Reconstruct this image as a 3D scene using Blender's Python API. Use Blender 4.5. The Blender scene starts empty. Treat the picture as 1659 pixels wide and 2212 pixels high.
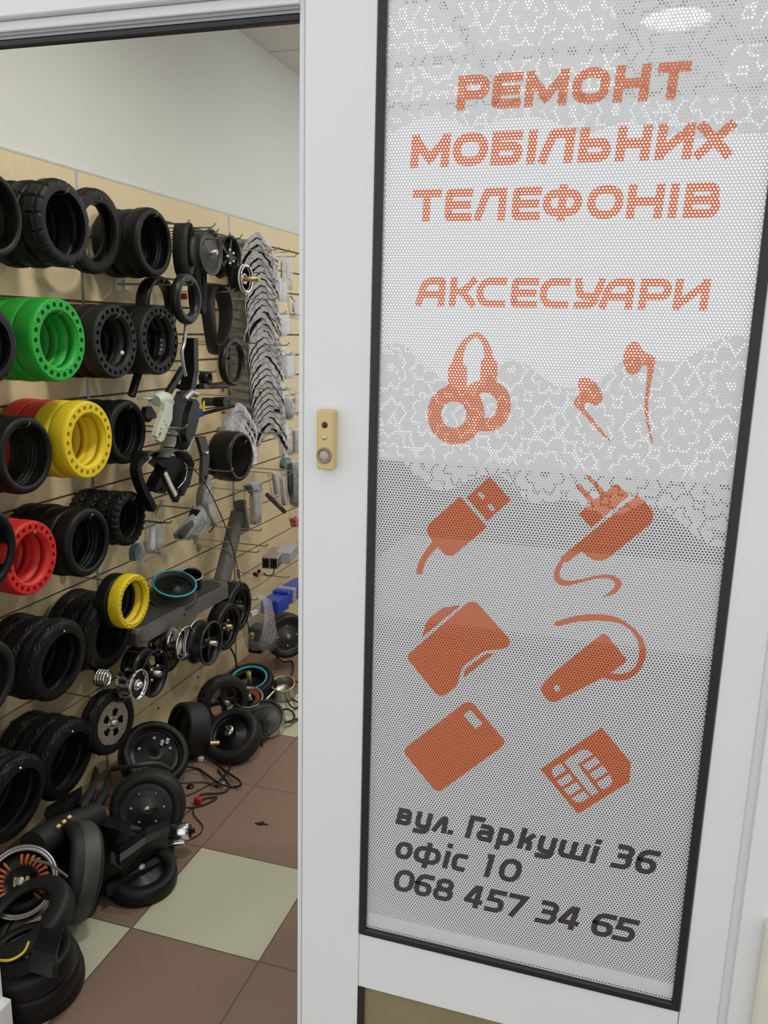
import bpy, math, random
from math import sin, cos, pi, sqrt, radians
from mathutils import Vector, Matrix
from mathutils.geometry import tessellate_polygon
random.seed(7)
S = bpy.context.scene
COL = S.collection

# ------------------------------------------------------------------ camera
H = 1.55                       # eye height of the photographer
FPX = 1783.02                  # focal length in pixels of the 1659 x 2212 frame
YAW, PITCH, ROLL = radians(16.8797), radians(12.4529), radians(-1.45063)
fw = Vector((-sin(YAW) * cos(PITCH), cos(YAW) * cos(PITCH), -sin(PITCH)))
rt = fw.cross(Vector((0, 0, 1))).normalized()
dn = fw.cross(rt)
cR = cos(ROLL) * rt + sin(ROLL) * dn
cD = -sin(ROLL) * rt + cos(ROLL) * dn
cam = bpy.data.cameras.new('camera')
camo = bpy.data.objects.new('camera', cam)
COL.objects.link(camo)
up = -cD
bk = -fw
camo.matrix_world = Matrix(((cR.x, up.x, bk.x, 0), (cR.y, up.y, bk.y, 0), (cR.z, up.z, bk.z, H), (0, 0, 0, 1)))
cam.sensor_fit = 'HORIZONTAL'
cam.sensor_width = 36
cam.lens = 36 * FPX / 1659
cam.clip_start = 0.02
S.camera = camo

# ------------------------------------------------------------------ world, exposure
S.view_settings.view_transform = 'Standard'
S.view_settings.look = 'None'
S.view_settings.exposure = 0.0
S.view_settings.gamma = 1.0
S.view_settings.use_curve_mapping = False
S.cycles.transparent_max_bounces = 40
wd = bpy.data.worlds.new('overcast')
S.world = wd
wd.use_nodes = True
bg = wd.node_tree.nodes['Background']
bg.inputs[0].default_value = (0.96, 0.98, 1.0, 1)
bg.inputs[1].default_value = 1.02
LAMP = 112.0                     # radiance of the shop's ceiling lamps
LAMPS = [(-0.62, 1.95), (0.01, 3.57), (0.75, 2.6)]

# ------------------------------------------------------------------ measuring: a pixel on a plane of the place
def ray(x, y):
    return cR * ((x - 829.5) / FPX) + cD * ((y - 1106) / FPX) + fw
def W(px, py, X):
    d = ray(px, py); k = X / d.x
    return Vector((X, d.y * k, H + d.z * k))
def F(px, py, z=0.0):
    d = ray(px, py); k = (z - H) / d.z
    return Vector((d.x * k, d.y * k, z))
YP = 1.15                      # front face of the white partition
def P(px, py, Y=YP):
    d = ray(px, py); k = Y / d.y
    return Vector((d.x * k, Y, H + d.z * k))
XW = -1.699                    # face of the slat wall
CEIL = 2.74
YB = 4.6                       # back wall

# ------------------------------------------------------------------ materials
def nt(m):
    m.use_nodes = True
    return m.node_tree.nodes, m.node_tree.links
def mat(name, col, rough=0.5, metal=0.0, noise=0.0, scale=40.0, bump=0.0, coat=0.0, spec=0.5):
    m = bpy.data.materials.new(name)
    N, L = nt(m)
    b = N['Principled BSDF']
    b.inputs['Base Color'].default_value = (*col, 1)
    b.inputs['Roughness'].default_value = rough
    b.inputs['Metallic'].default_value = metal
    b.inputs['Specular IOR Level'].default_value = spec
    if coat: b.inputs['Coat Weight'].default_value = coat
    if noise or bump:
        tc = N.new('ShaderNodeTexCoord'); n = N.new('ShaderNodeTexNoise')
        n.inputs['Scale'].default_value = scale; n.inputs['Detail'].default_value = 4
        L.new(tc.outputs['Object'], n.inputs['Vector'])
        if noise:
            r = N.new('ShaderNodeMixRGB'); r.blend_type = 'MIX'
            r.inputs[1].default_value = (*[c * (1 - noise) for c in col], 1)
            r.inputs[2].default_value = (*[min(1, c * (1 + noise)) for c in col], 1)
            L.new(n.outputs['Fac'], r.inputs[0]); L.new(r.outputs[0], b.inputs['Base Color'])
        if bump:
            bp = N.new('ShaderNodeBump'); bp.inputs['Strength'].default_value = bump
            bp.inputs['Distance'].default_value = 0.002
            L.new(n.outputs['Fac'], bp.inputs['Height']); L.new(bp.outputs[0], b.inputs['Normal'])
    return m
def clear(name, tint=(1, 1, 1), opac=0.25, rough=0.12, bump=0.6, scale=25.0):
    m = bpy.data.materials.new(name)
    N, L = nt(m)
    b = N['Principled BSDF']; out = N['Material Output']
    b.inputs['Base Color'].default_value = (*tint, 1); b.inputs['Roughness'].default_value = rough
    t = N.new('ShaderNodeBsdfTransparent'); mx = N.new('ShaderNodeMixShader')
    lw = N.new('ShaderNodeLayerWeight'); lw.inputs['Blend'].default_value = 0.35
    ma = N.new('ShaderNodeMath'); ma.operation = 'MULTIPLY_ADD'; ma.use_clamp = True
    ma.inputs[1].default_value = 0.36; ma.inputs[2].default_value = opac
    L.new(lw.outputs['Fresnel'], ma.inputs[0]); L.new(ma.outputs[0], mx.inputs[0])
    L.new(t.outputs[0], mx.inputs[1]); L.new(b.outputs[0], mx.inputs[2]); L.new(mx.outputs[0], out.inputs[0])
    if bump:
        tc = N.new('ShaderNodeTexCoord'); n = N.new('ShaderNodeTexNoise'); n.inputs['Scale'].default_value = scale
        bp = N.new('ShaderNodeBump'); bp.inputs['Strength'].default_value = bump; bp.inputs['Distance'].default_value = 0.01
        L.new(tc.outputs['Object'], n.inputs['Vector']); L.new(n.outputs['Fac'], bp.inputs['Height'])
        L.new(bp.outputs[0], b.inputs['Normal'])
    return m
def emit(name, col, s):
    m = bpy.data.materials.new(name); N, L = nt(m)
    e = N.new('ShaderNodeEmission'); e.inputs[0].default_value = (*col, 1); e.inputs[1].default_value = s
    L.new(e.outputs[0], N['Material Output'].inputs[0]); return m
HP = 0.0044                    # pitch of the punched holes in the window film
def mathn(N, L, op, a, b=None, c=None):
    n = N.new('ShaderNodeMath'); n.operation = op
    for i, v in enumerate((a, b, c)):
        if v is None: continue
        if isinstance(v, (int, float)): n.inputs[i].default_value = v
        else: L.new(v, n.inputs[i])
    return n.outputs[0]
def film(name, col):
    """printed one-way film: punched with a hexagonal grid of small round holes"""
    m = bpy.data.materials.new(name); N, L = nt(m)
    b = N['Principled BSDF']; b.inputs['Base Color'].default_value = (*col, 1); b.inputs['Roughness'].default_value = 0.45
    g = N.new('ShaderNodeNewGeometry'); s = N.new('ShaderNodeSeparateXYZ'); L.new(g.outputs['Position'], s.inputs[0])
    M_ = lambda op, a, b_=None, c=None: mathn(N, L, op, a, b_, c)
    dd = []
    for off in (0.0, 0.5):
        u = M_('SUBTRACT', M_('FRACT', M_('ADD', M_('MULTIPLY', s.outputs[0], 1 / HP), 50.0 + off)), 0.5)
        v = M_('MULTIPLY', M_('SUBTRACT', M_('FRACT', M_('ADD', M_('MULTIPLY', s.outputs[2], 1 / (HP * sqrt(3))), 50.0 + off)), 0.5), sqrt(3))
        dd.append(M_('SQRT', M_('ADD', M_('MULTIPLY', u, u), M_('MULTIPLY', v, v))))
    hole = M_('LESS_THAN', M_('MINIMUM', dd[0], dd[1]), 0.27)
    t = N.new('ShaderNodeBsdfTransparent'); mx = N.new('ShaderNodeMixShader')
    L.new(hole, mx.inputs[0]); L.new(b.outputs[0], mx.inputs[1]); L.new(t.outputs[0], mx.inputs[2])
    L.new(mx.outputs[0], N['Material Output'].inputs[0])
    return m
def lace(name):
    """white lace: dense net with open lines along scroll and petal outlines"""
    m = bpy.data.materials.new(name); N, L = nt(m)
    b = N['Principled BSDF']; b.inputs['Base Color'].default_value = (0.80, 0.82, 0.82, 1); b.inputs['Roughness'].default_value = 0.9
    tl = N.new('ShaderNodeBsdfTranslucent'); tl.inputs[0].default_value = (0.8, 0.82, 0.82, 1)
    a = N.new('ShaderNodeMixShader'); a.inputs[0].default_value = 0.5; L.new(b.outputs[0], a.inputs[1]); L.new(tl.outputs[0], a.inputs[2])
    M_ = lambda op, x, y=None, c=None: mathn(N, L, op, x, y, c)
    g = N.new('ShaderNodeNewGeometry')
    ps = N.new('ShaderNodeSeparateXYZ'); L.new(g.outputs['Position'], ps.inputs[0])
    pc = N.new('ShaderNodeCombineXYZ'); L.new(ps.outputs[0], pc.inputs[0]); L.new(ps.outputs[2], pc.inputs[1])
    mp = N.new('ShaderNodeMapping'); mp.inputs['Scale'].default_value = (11, 9.5, 0); mp.inputs['Rotation'].default_value = (0, 0, pi / 4); L.new(pc.outputs[0], mp.inputs[0])
    wn = N.new('ShaderNodeTexNoise'); wn.inputs['Scale'].default_value = 1.6; L.new(mp.outputs[0], wn.inputs[0])
    sb = N.new('ShaderNodeVectorMath'); sb.operation = 'MULTIPLY_ADD'; sb.inputs[1].default_value = (0.16, 0.16, 0)
    L.new(wn.outputs['Color'], sb.inputs[0]); L.new(mp.outputs[0], sb.inputs[2])
    vo = N.new('ShaderNodeTexVoronoi'); vo.voronoi_dimensions = '2D'; vo.inputs['Scale'].default_value = 1.0; vo.inputs['Randomness'].default_value = 0.12
    L.new(sb.outputs[0], vo.inputs['Vector'])
    df = N.new('ShaderNodeVectorMath'); df.operation = 'SUBTRACT'; L.new(sb.outputs[0], df.inputs[0]); L.new(vo.outputs['Position'], df.inputs[1])
    sp = N.new('ShaderNodeSeparateXYZ'); L.new(df.outputs[0], sp.inputs[0])
    th = M_('ARCTAN2', sp.outputs[1], sp.outputs[0])
    r = vo.outputs['Distance']
    pet = M_('ABSOLUTE', M_('SINE', M_('MULTIPLY', th, 4.0)))          # eight petals
    e1 = M_('LESS_THAN', M_('ABSOLUTE', M_('SUBTRACT', r, M_('MULTIPLY_ADD', pet, 0.16, 0.40))), 0.035)
    e2 = M_('LESS_THAN', M_('ABSOLUTE', M_('SUBTRACT', r, M_('MULTIPLY_ADD', pet, 0.10, 0.22))), 0.028)
    sw = M_('LESS_THAN', M_('FRACT', M_('ADD', M_('MULTIPLY', r, 5.0), M_('MULTIPLY', th, 0.4775))), 0.20)   # scroll
    sw = M_('MULTIPLY', sw, M_('GREATER_THAN', r, 0.62))
    ce = M_('LESS_THAN', r, 0.07)
    pet2 = M_('ABSOLUTE', M_('SINE', M_('MULTIPLY', th, 6.0)))
    e3 = M_('LESS_THAN', M_('ABSOLUTE', M_('SUBTRACT', r, M_('MULTIPLY_ADD', pet2, 0.07, 0.60))), 0.022)
    v2 = N.new('ShaderNodeTexVoronoi'); v2.voronoi_dimensions = '2D'; v2.inputs['Scale'].default_value = 6.0; L.new(mp.outputs[0], v2.inputs['Vector'])
    ce = M_('MAXIMUM', M_('MAXIMUM', ce, e3), M_('MULTIPLY', M_('LESS_THAN', v2.outputs['Distance'], 0.20), M_('GREATER_THAN', wn.outputs['Fac'], 0.60)))
    o = M_('MAXIMUM', M_('MAXIMUM', e1, e2), M_('MAXIMUM', sw, ce))
    op = M_('MULTIPLY_ADD', o, 0.88, 0.06)
    t = N.new('ShaderNodeBsdfTransparent'); mx = N.new('ShaderNodeMixShader')
    L.new(op, mx.inputs[0]); L.new(a.outputs[0], mx.inputs[1]); L.new(t.outputs[0], mx.inputs[2])
    L.new(mx.outputs[0], N['Material Output'].inputs[0])
    return m
def slat_mat():
    m = bpy.data.materials.new('birch_slat'); N, L = nt(m); b = N['Principled BSDF']
    tc = N.new('ShaderNodeTexCoord'); mp = N.new('ShaderNodeMapping'); mp.inputs['Scale'].default_value = (1, 60, 2.5)
    L.new(tc.outputs['Object'], mp.inputs[0])
    n = N.new('ShaderNodeTexNoise'); n.inputs['Scale'].default_value = 2.2; n.inputs['Detail'].default_value = 5; L.new(mp.outputs[0], n.inputs[0])
    r = N.new('ShaderNodeMixRGB'); r.inputs[1].default_value = (0.76, 0.60, 0.345, 1); r.inputs[2].default_value = (0.86, 0.72, 0.455, 1)
    L.new(n.outputs['Fac'], r.inputs[0]); L.new(r.outputs[0], b.inputs['Base Color']); b.inputs['Roughness'].default_value = 0.5
    return m
def floor_mat():
    m = bpy.data.materials.new('floor_tile'); N, L = nt(m); b = N['Principled BSDF']
    T = 0.3666
    g = N.new('ShaderNodeNewGeometry'); s = N.new('ShaderNodeSeparateXYZ'); L.new(g.outputs['Position'], s.inputs[0])
    M_ = lambda op, x, y=None, c=None: mathn(N, L, op, x, y, c)
    x = M_('MULTIPLY', M_('SUBTRACT', s.outputs[0], -1.153), 1 / T)
    y = M_('MULTIPLY', M_('SUBTRACT', s.outputs[1], 1.612), 1 / T)
    ix = M_('FLOOR', x); iy = M_('FLOOR', y)
    # cream tiles run in single diagonals, every fourth diagonal
    c = M_('LESS_THAN', M_('FRACT', M_('MULTIPLY', M_('ADD', M_('SUBTRACT', iy, ix), 400.01), 0.25)), 0.2)
    n = N.new('ShaderNodeTexNoise'); n.inputs['Scale'].default_value = 90; n.inputs['Detail'].default_value = 6; L.new(g.outputs['Position'], n.inputs[0])
    n2 = N.new('ShaderNodeTexNoise'); n2.inputs['Scale'].default_value = 5; n2.inputs['Detail'].default_value = 3; L.new(g.outputs['Position'], n2.inputs[0])
    br = N.new('ShaderNodeMixRGB'); br.inputs[1].default_value = (0.20, 0.130, 0.092, 1); br.inputs[2].default_value = (0.285, 0.19, 0.14, 1); L.new(n.outputs['Fac'], br.inputs[0])
    cr = N.new('ShaderNodeMixRGB'); cr.inputs[1].default_value = (0.48, 0.475, 0.33, 1); cr.inputs[2].default_value = (0.585, 0.58, 0.42, 1); L.new(n2.outputs['Fac'], cr.inputs[0])
    mx = N.new('ShaderNodeMixRGB'); L.new(c, mx.inputs[0]); L.new(br.outputs[0], mx.inputs[1]); L.new(cr.outputs[0], mx.inputs[2])
    fx = M_('ABSOLUTE', M_('SUBTRACT', M_('FRACT', M_('ADD', x, 0.5)), 0.5)); fy = M_('ABSOLUTE', M_('SUBTRACT', M_('FRACT', M_('ADD', y, 0.5)), 0.5))
    gr = M_('LESS_THAN', M_('MINIMUM', fx, fy), 0.006)
    m2 = N.new('ShaderNodeMixRGB'); L.new(gr, m2.inputs[0]); L.new(mx.outputs[0], m2.inputs[1]); m2.inputs[2].default_value = (0.13, 0.09, 0.07, 1)
    L.new(m2.outputs[0], b.inputs['Base Color']); b.inputs['Roughness'].default_value = 0.42
    return m
def ceil_mat():
    m = bpy.data.materials.new('ceiling_tile'); N, L = nt(m); b = N['Principled BSDF']
    g = N.new('ShaderNodeNewGeometry'); s = N.new('ShaderNodeSeparateXYZ'); L.new(g.outputs['Position'], s.inputs[0])
    M_ = lambda op, x, y=None, c=None: mathn(N, L, op, x, y, c)
    fx = M_('FRACT', M_('MULTIPLY_ADD', s.outputs[0], 1 / 0.6, 10.08)); fy = M_('FRACT', M_('MULTIPLY_ADD', s.outputs[1], 1 / 0.6, 9.88))
    gr = M_('MAXIMUM', M_('LESS_THAN', fx, 0.018), M_('LESS_THAN', fy, 0.018))
    n = N.new('ShaderNodeTexNoise'); n.inputs['Scale'].default_value = 60; L.new(g.outputs['Position'], n.inputs[0])
    a = N.new('ShaderNodeMixRGB'); a.inputs[1].default_value = (0.62, 0.58, 0.54, 1); a.inputs[2].default_value = (0.74, 0.71, 0.67, 1); L.new(n.outputs['Fac'], a.inputs[0])
    mx = N.new('ShaderNodeMixRGB'); L.new(gr, mx.inputs[0]); L.new(a.outputs[0], mx.inputs[1]); mx.inputs[2].default_value = (0.40, 0.37, 0.34, 1)
    L.new(mx.outputs[0], b.inputs['Base Color']); b.inputs['Roughness'].default_value = 0.9
    return m

MT = dict(
    white=mat('white_plastic', (0.79, 0.80, 0.80), 0.35, noise=0.02, scale=8),
    wall=mat('painted_wall', (0.80, 0.815, 0.77), 0.85, noise=0.02, scale=5),
    outer=mat('outer_plaster', (0.62, 0.62, 0.62), 0.85, noise=0.04, scale=12),
    stone=mat('cream_stone', (0.70, 0.67, 0.58), 0.8, noise=0.08, scale=30),
    gasket=mat('black_gasket', (0.012, 0.012, 0.014), 0.4),
    channel=mat('grey_channel', (0.30, 0.30, 0.30), 0.4, 0.5),
    rubber=mat('black_rubber', (0.0065, 0.0065, 0.007), 0.5, bump=0.15, scale=300, spec=0.28),
    rubber2=mat('worn_rubber', (0.016, 0.016, 0.0155), 0.55, noise=0.3, scale=60, bump=0.2, spec=0.35),
    tube=mat('smooth_tube_rubber', (0.009, 0.009, 0.010), 0.36, spec=0.35),
    green=mat('green_rubber', (0.010, 0.36, 0.030), 0.5, noise=0.12, scale=120, bump=0.1),
    yellow=mat('yellow_rubber', (0.80, 0.60, 0.012), 0.5, noise=0.08, scale=120, bump=0.1),
    red=mat('red_rubber', (0.62, 0.022, 0.018), 0.5, noise=0.12, scale=120, bump=0.1),
    plastic=mat('black_plastic', (0.007, 0.007, 0.0075), 0.38, spec=0.35),
    grey=mat('dark_grey_plastic', (0.050, 0.050, 0.047), 0.5, noise=0.15, scale=50),
    deck=mat('grey_scooter_metal', (0.125, 0.122, 0.108), 0.5, noise=0.12, scale=40),
    mat_=mat('deck_rubber_mat', (0.035, 0.034, 0.032), 0.75, bump=0.5, scale=300),
    steel=mat('steel_wire', (0.55, 0.54, 0.50), 0.28, 1.0),
    chrome=mat('chrome', (0.82, 0.82, 0.82), 0.14, 1.0),
    alu=mat('dull_aluminium', (0.46, 0.45, 0.42), 0.38, 0.9, noise=0.15, scale=60),
    bezel=mat('tarnished_bezel', (0.30, 0.25, 0.19), 0.4, 0.7),
    brass=mat('brass', (0.55, 0.43, 0.20), 0.35, 0.8),
    copper=mat('orange_winding', (0.52, 0.12, 0.03), 0.45, noise=0.3, scale=200),
    teal=mat('teal_paint', (0.015, 0.40, 0.45), 0.45),
    tealp=mat('pale_teal_plastic', (0.10, 0.22, 0.25), 0.4),
    cream=mat('ivory_plastic', (0.66, 0.50, 0.22), 0.45, noise=0.04, scale=60),
    pale=mat('pale_green_white_paint', (0.62, 0.65, 0.55), 0.4),
    ledred=mat('dark_red_lens', (0.10, 0.004, 0.008), 0.15),
    btn=mat('pinkish_grey_button', (0.45, 0.38, 0.36), 0.4),
    blue=mat('blue_shrink_wrap', (0.02, 0.06, 0.50), 0.3, bump=0.3, scale=30),
    wire_r=mat('red_wire', (0.45, 0.03, 0.02), 0.5),
    wire_k=mat('black_wire', (0.012, 0.012, 0.012), 0.45),
    wire_y=mat('yellow_wire', (0.65, 0.48, 0.03), 0.5),
    card=mat('white_card', (0.72, 0.72, 0.75), 0.6),
    label_=mat('grey_tape', (0.40, 0.40, 0.40), 0.6),
    silver=mat('grey_wrap', (0.66, 0.66, 0.685), 0.32, 0.0, noise=0.35, scale=60, bump=1.0),
    wrapdk=mat('clear_wrapped_black', (0.28, 0.285, 0.28), 0.2, noise=0.6, scale=45, bump=0.9),
    bag=clear('clear_plastic_bag', (0.62, 0.62, 0.62), 0.06, 0.12, 0.9, 40.0),
    glass=clear('window_glass', (0.9, 0.95, 0.95), 0.0, 0.02, 0),
    film_w=film('white_perforated_film', (0.70, 0.70, 0.715)),
    film_o=film('orange_perforated_print', (0.70, 0.165, 0.055)),
    film_k=film('dark_perforated_print', (0.045, 0.038, 0.040)),
    lace=lace('white_lace'),
    slat=slat_mat(), floor=floor_mat(), ceil=ceil_mat(),
    panel=mat('olive_board', (0.25, 0.21, 0.115), 0.45, noise=0.18, scale=14),
    shade_fill=mat('painted_dimness', (0.06, 0.06, 0.065), 0.6),  # dark tone standing in for the dim inside of the shop
    glowp=emit('added_panel_glow', (1.0, 0.98, 0.95), 1.2),
    lamp=emit('lamp_diffuser', (1.0, 0.985, 0.91), LAMP),
    groove=mat('slat_groove', (0.15, 0.12, 0.08), 0.6),
)

# ------------------------------------------------------------------ mesh building
class MB:
    def __init__(s): s.v = []; s.f = []; s.sm = []
    def add(s, vs, fs, smooth=False):
        o = len(s.v); s.v += [Vector(v) for v in vs]
        for f in fs: s.f.append([i + o for i in f]); s.sm.append(smooth)
        return s
    def box(s, a, b):
        x0, y0, z0 = a; x1, y1, z1 = b
        return s.add([(x0, y0, z0), (x1, y0, z0), (x1, y1, z0), (x0, y1, z0), (x0, y0, z1), (x1, y0, z1), (x1, y1, z1), (x0, y1, z1)],
              [(0, 3, 2, 1), (4, 5, 6, 7), (0, 1, 5, 4), (1, 2, 6, 5), (2, 3, 7, 6), (3, 0, 4, 7)])
    def bbox(s, a, b, e):
        """box with chamfered edges"""
        (x0, y0, z0), (x1, y1, z1) = a, b
        def ringz(z, i): return [(x0 + i, y0, z), (x1 - i, y0, z), (x1, y0 + i, z), (x1, y1 - i, z), (x1 - i, y1, z), (x0 + i, y1, z), (x0, y1 - i, z), (x0, y0 + i, z)]
        def inset(z): return [(x0 + e, y0 + e, z), (x1 - e, y0 + e, z), (x1 - e, y0 + e, z), (x1 - e, y1 - e, z), (x1 - e, y1 - e, z), (x0 + e, y1 - e, z), (x0 + e, y1 - e, z), (x0 + e, y0 + e, z)]
        return s.loft([inset(z0), ringz(z0 + e, e), ringz(z1 - e, e), inset(z1)], True, False)
    def loft(s, rings, caps=False, smooth=True, closed=True):
        n = len(rings[0]); vs = [p for r in rings for p in r]; fs = []
        for k in range(len(rings) - 1):
            for i in range(n if closed else n - 1):
                j = (i + 1) % n
                fs.append((k * n + i, k * n + j, (k + 1) * n + j, (k + 1) * n + i))
        s.add(vs, fs, smooth)
        if caps:
            s.add(rings[0], [tuple(range(n))[::-1]]); s.add(rings[-1], [tuple(range(n))])
        return s
    def lathe(s, prof, n=48, closed=False, smooth=True, c=(0, 0, 0), a0=0, a1=2 * pi):
        """profile of (x, r) turned about the local X axis"""
        full = abs(a1 - a0 - 2 * pi) < 1e-6
        m = n if full else n + 1
        rings = []
        for k in range(m):
            t = a0 + (a1 - a0) * k / n
            rings.append([(c[0] + x, c[1] + r * cos(t), c[2] + r * sin(t)) for x, r in prof])
        q = len(prof); vs = [p for r in rings for p in r]; fs = []
        for k in range(n):
            k2 = (k + 1) % m
            for i in range(q if closed else q - 1):
                j = (i + 1) % q
                fs.append((k * q + i, k * q + j, k2 * q + j, k2 * q + i))
        return s.add(vs, fs, smooth)
    def tube(s, pts, r, n=8, caps=True, smooth=True):
        pts = [Vector(p) for p in pts]; rings = []; prev = None
        rr = r if isinstance(r, (list, tuple)) else [r] * len(pts)
        for i, p in enumerate(pts):
            d = (pts[min(i + 1, len(pts) - 1)] - pts[max(i - 1, 0)]).normalized()
            if prev is None:
                a = Vector((0, 0, 1)) if abs(d.z) < 0.9 else Vector((1, 0, 0))
                u = d.cross(a).normalized()
            else:
                u = (prev - d * prev.dot(d)).normalized()
            w = d.cross(u); prev = u
            rings.append([p + (u * cos(2 * pi * k / n) + w * sin(2 * pi * k / n)) * rr[i] for k in range(n)])
        return s.loft(rings, caps, smooth)
    def prism(s, poly, holes, y0, y1, M=None):
        """flat outline (x, z) with holes, given thickness from y0 to y1"""
        loops = [poly] + list(holes)
        tri = tessellate_polygon([[Vector((p[0], p[1], 0)) for p in l] for l in loops])
        flat = [p for l in loops for p in l]; n = len(flat)
        vs = [(p[0], y0, p[1]) for p in flat] + [(p[0], y1, p[1]) for p in flat]
        fs = [tuple(t) for t in tri] + [tuple(i + n for i in t[::-1]) for t in tri]
        o = 0
        for l in loops:
            k = len(l)
            for i in range(k): j = (i + 1) % k; fs.append((o + i, o + j, o + j + n, o + i + n))
            o += k
        if M is not None: vs = [M @ Vector(v) for v in vs]
        return s.add(vs, fs)
    def move(s, M):
        s.v = [M @ v for v in s.v]; return s
    def mesh(s, name, m):
        me = bpy.data.meshes.new(name); me.from_pydata([tuple(v) for v in s.v], [], s.f)
        me.polygons.foreach_set('use_smooth', s.sm); me.materials.append(MT[m] if isinstance(m, str) else m)
        me.validate(); me.update(); return me
def link(name, me, parent=None, loc=(0, 0, 0), rot=None):
    o = bpy.data.objects.new(name, me); COL.objects.link(o)
    if rot is not None: o.matrix_world = Matrix.Translation(Vector(loc)) @ rot.to_4x4()
    else: o.location = loc
    if parent: o.parent = parent
    return o
def tag(o, label=None, cat=None, group=None, kind=None):
    if label: o['label'] = label
    if cat: o['category'] = cat
    if group: o['group'] = group
    if kind: o['kind'] = kind
    return o
def thing(name, label, cat, loc=(0, 0, 0), rot=None, group=None):
    return tag(link(name, None, None, loc, rot), label, cat, group)
def part(name, mb, m, parent, label=None):
    o = link(name, mb.mesh(name, m), parent)
    if label: o['label'] = label
    return o
def solo(name, mb, m, label, cat, loc=(0, 0, 0), rot=None, group=None):
    return tag(link(name, mb.mesh(name, m), None, loc, rot), label, cat, group)
def struct(name, mb, m, parent=None):
    o = link(name, mb.mesh(name, m), parent)
    if not parent: o['kind'] = 'structure'
    return o
def face(n, roll=0.0):
    """rotation that turns local +X to n"""
    n = Vector(n).normalized(); a = Vector((0, 0, 1)) if abs(n.z) < 0.95 else Vector((0, 1, 0))
    y = a.cross(n).normalized(); z = n.cross(y)
    return Matrix((n, y, z)).transposed() @ Matrix.Rotation(roll, 3, 'X')
def copy_tree(o, parent=None):
    c = o.copy(); COL.objects.link(c); c.parent = parent
    if parent: c.matrix_parent_inverse = o.matrix_parent_inverse
    for ch in list(o.children): copy_tree(ch, c)
    return c
ORD = ['front', 'second', 'third', 'fourth', 'fifth', 'sixth', 'seventh', 'eighth', 'ninth', 'tenth', 'eleventh', 'twelfth', 'thirteenth', 'fourteenth', 'fifteenth',
       'sixteenth', 'seventeenth', 'eighteenth', 'nineteenth', 'twentieth', 'twenty-first', 'twenty-second', 'twenty-third', 'twenty-fourth', 'twenty-fifth', 'twenty-sixth',
       'twenty-seventh', 'twenty-eighth', 'twenty-ninth', 'thirtieth', 'thirty-first', 'thirty-second', 'thirty-third', 'thirty-fourth']
def spline(pts, k=8):
    """smooth path through points"""
    P_ = [Vector(p) for p in pts]; out = []
    for i in range(len(P_) - 1):
        a = P_[max(i - 1, 0)]; b = P_[i]; c = P_[i + 1]; d = P_[min(i + 2, len(P_) - 1)]
        for j in range(k):
            t = j / k
            out.append(0.5 * ((2 * b) + (c - a) * t + (2 * a - 5 * b + 4 * c - d) * t * t + (3 * b - a - 3 * c + d) * t ** 3))
    out.append(P_[-1]); return out

# ================================================================== the setting
b = MB(); b.box((-3.5, -2.5, -0.1), (3.2, YB + 0.1, 0)); struct('floor', b, 'floor')
b = MB(); b.box((-3.5, YP + 0.02, CEIL), (3.2, YB + 0.1, CEIL + 0.1)); struct('ceiling', b, 'ceil')
b = MB(); b.box((XW - 0.14, YP + 0.02, 0), (XW - 0.012, YB + 0.1, CEIL)); struct('wall_left', b, 'wall')
b = MB(); b.box((2.4, YP + 0.02, 0), (2.5, YB + 0.1, CEIL)); struct('wall_right', b, 'wall')
# back wall with a wide window
WX0, WX1, WZ0, WZ1 = -1.60, 1.1, 0.80, 2.73
b = MB()
b.box((XW - 0.012, YB, 0), (2.4, YB + 0.1, WZ0)); b.box((XW - 0.012, YB, WZ1), (2.4, YB + 0.1, CEIL))
b.box((XW - 0.012, YB, WZ0), (WX0, YB + 0.1, WZ1)); b.box((WX1, YB, WZ0), (2.4, YB + 0.1, WZ1))
wb = struct('wall_back', b, 'wall')
b = MB(); b.box((XW - 0.008, YB - 0.006, 0), (2.398, YB - 0.0005, WZ0)); part('shade_fill', b, 'shade_fill', wb)  # shade painted on the lower wall so the film holes look dim
w2 = link('window_2', None, None, (WX0, YB, WZ0)); w2['kind'] = 'structure'
b = MB(); ww, wh = WX1 - WX0, WZ1 - WZ0
for x in (0, ww - 0.06): b.box((x, 0.02, 0), (x + 0.06, 0.08, wh))
for z in (0, wh - 0.02): b.box((0.06, 0.022, z), (ww - 0.06, 0.078, z + 0.02))
part('window_frame', b, 'white', w2)
b = MB(); b.box((0.05, 0.048, 0.05), (ww - 0.05, 0.052, wh - 0.05)); part('pane', b, 'glass', w2)
# front wall above and beside the partition
ZH = P(640, 7.8).z              # underside of the white header
ZT = 2.30
b = MB(); b.box((-3.5, YP, ZT), (3.2, YP + 0.12, CEIL + 0.1)); b.box((-3.5, YP, 0), (-1.40, YP + 0.12, ZT)); b.box((0.29, YP, 0), (3.2, YP + 0.12, ZT))
struct('wall_front', b, 'outer')
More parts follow.
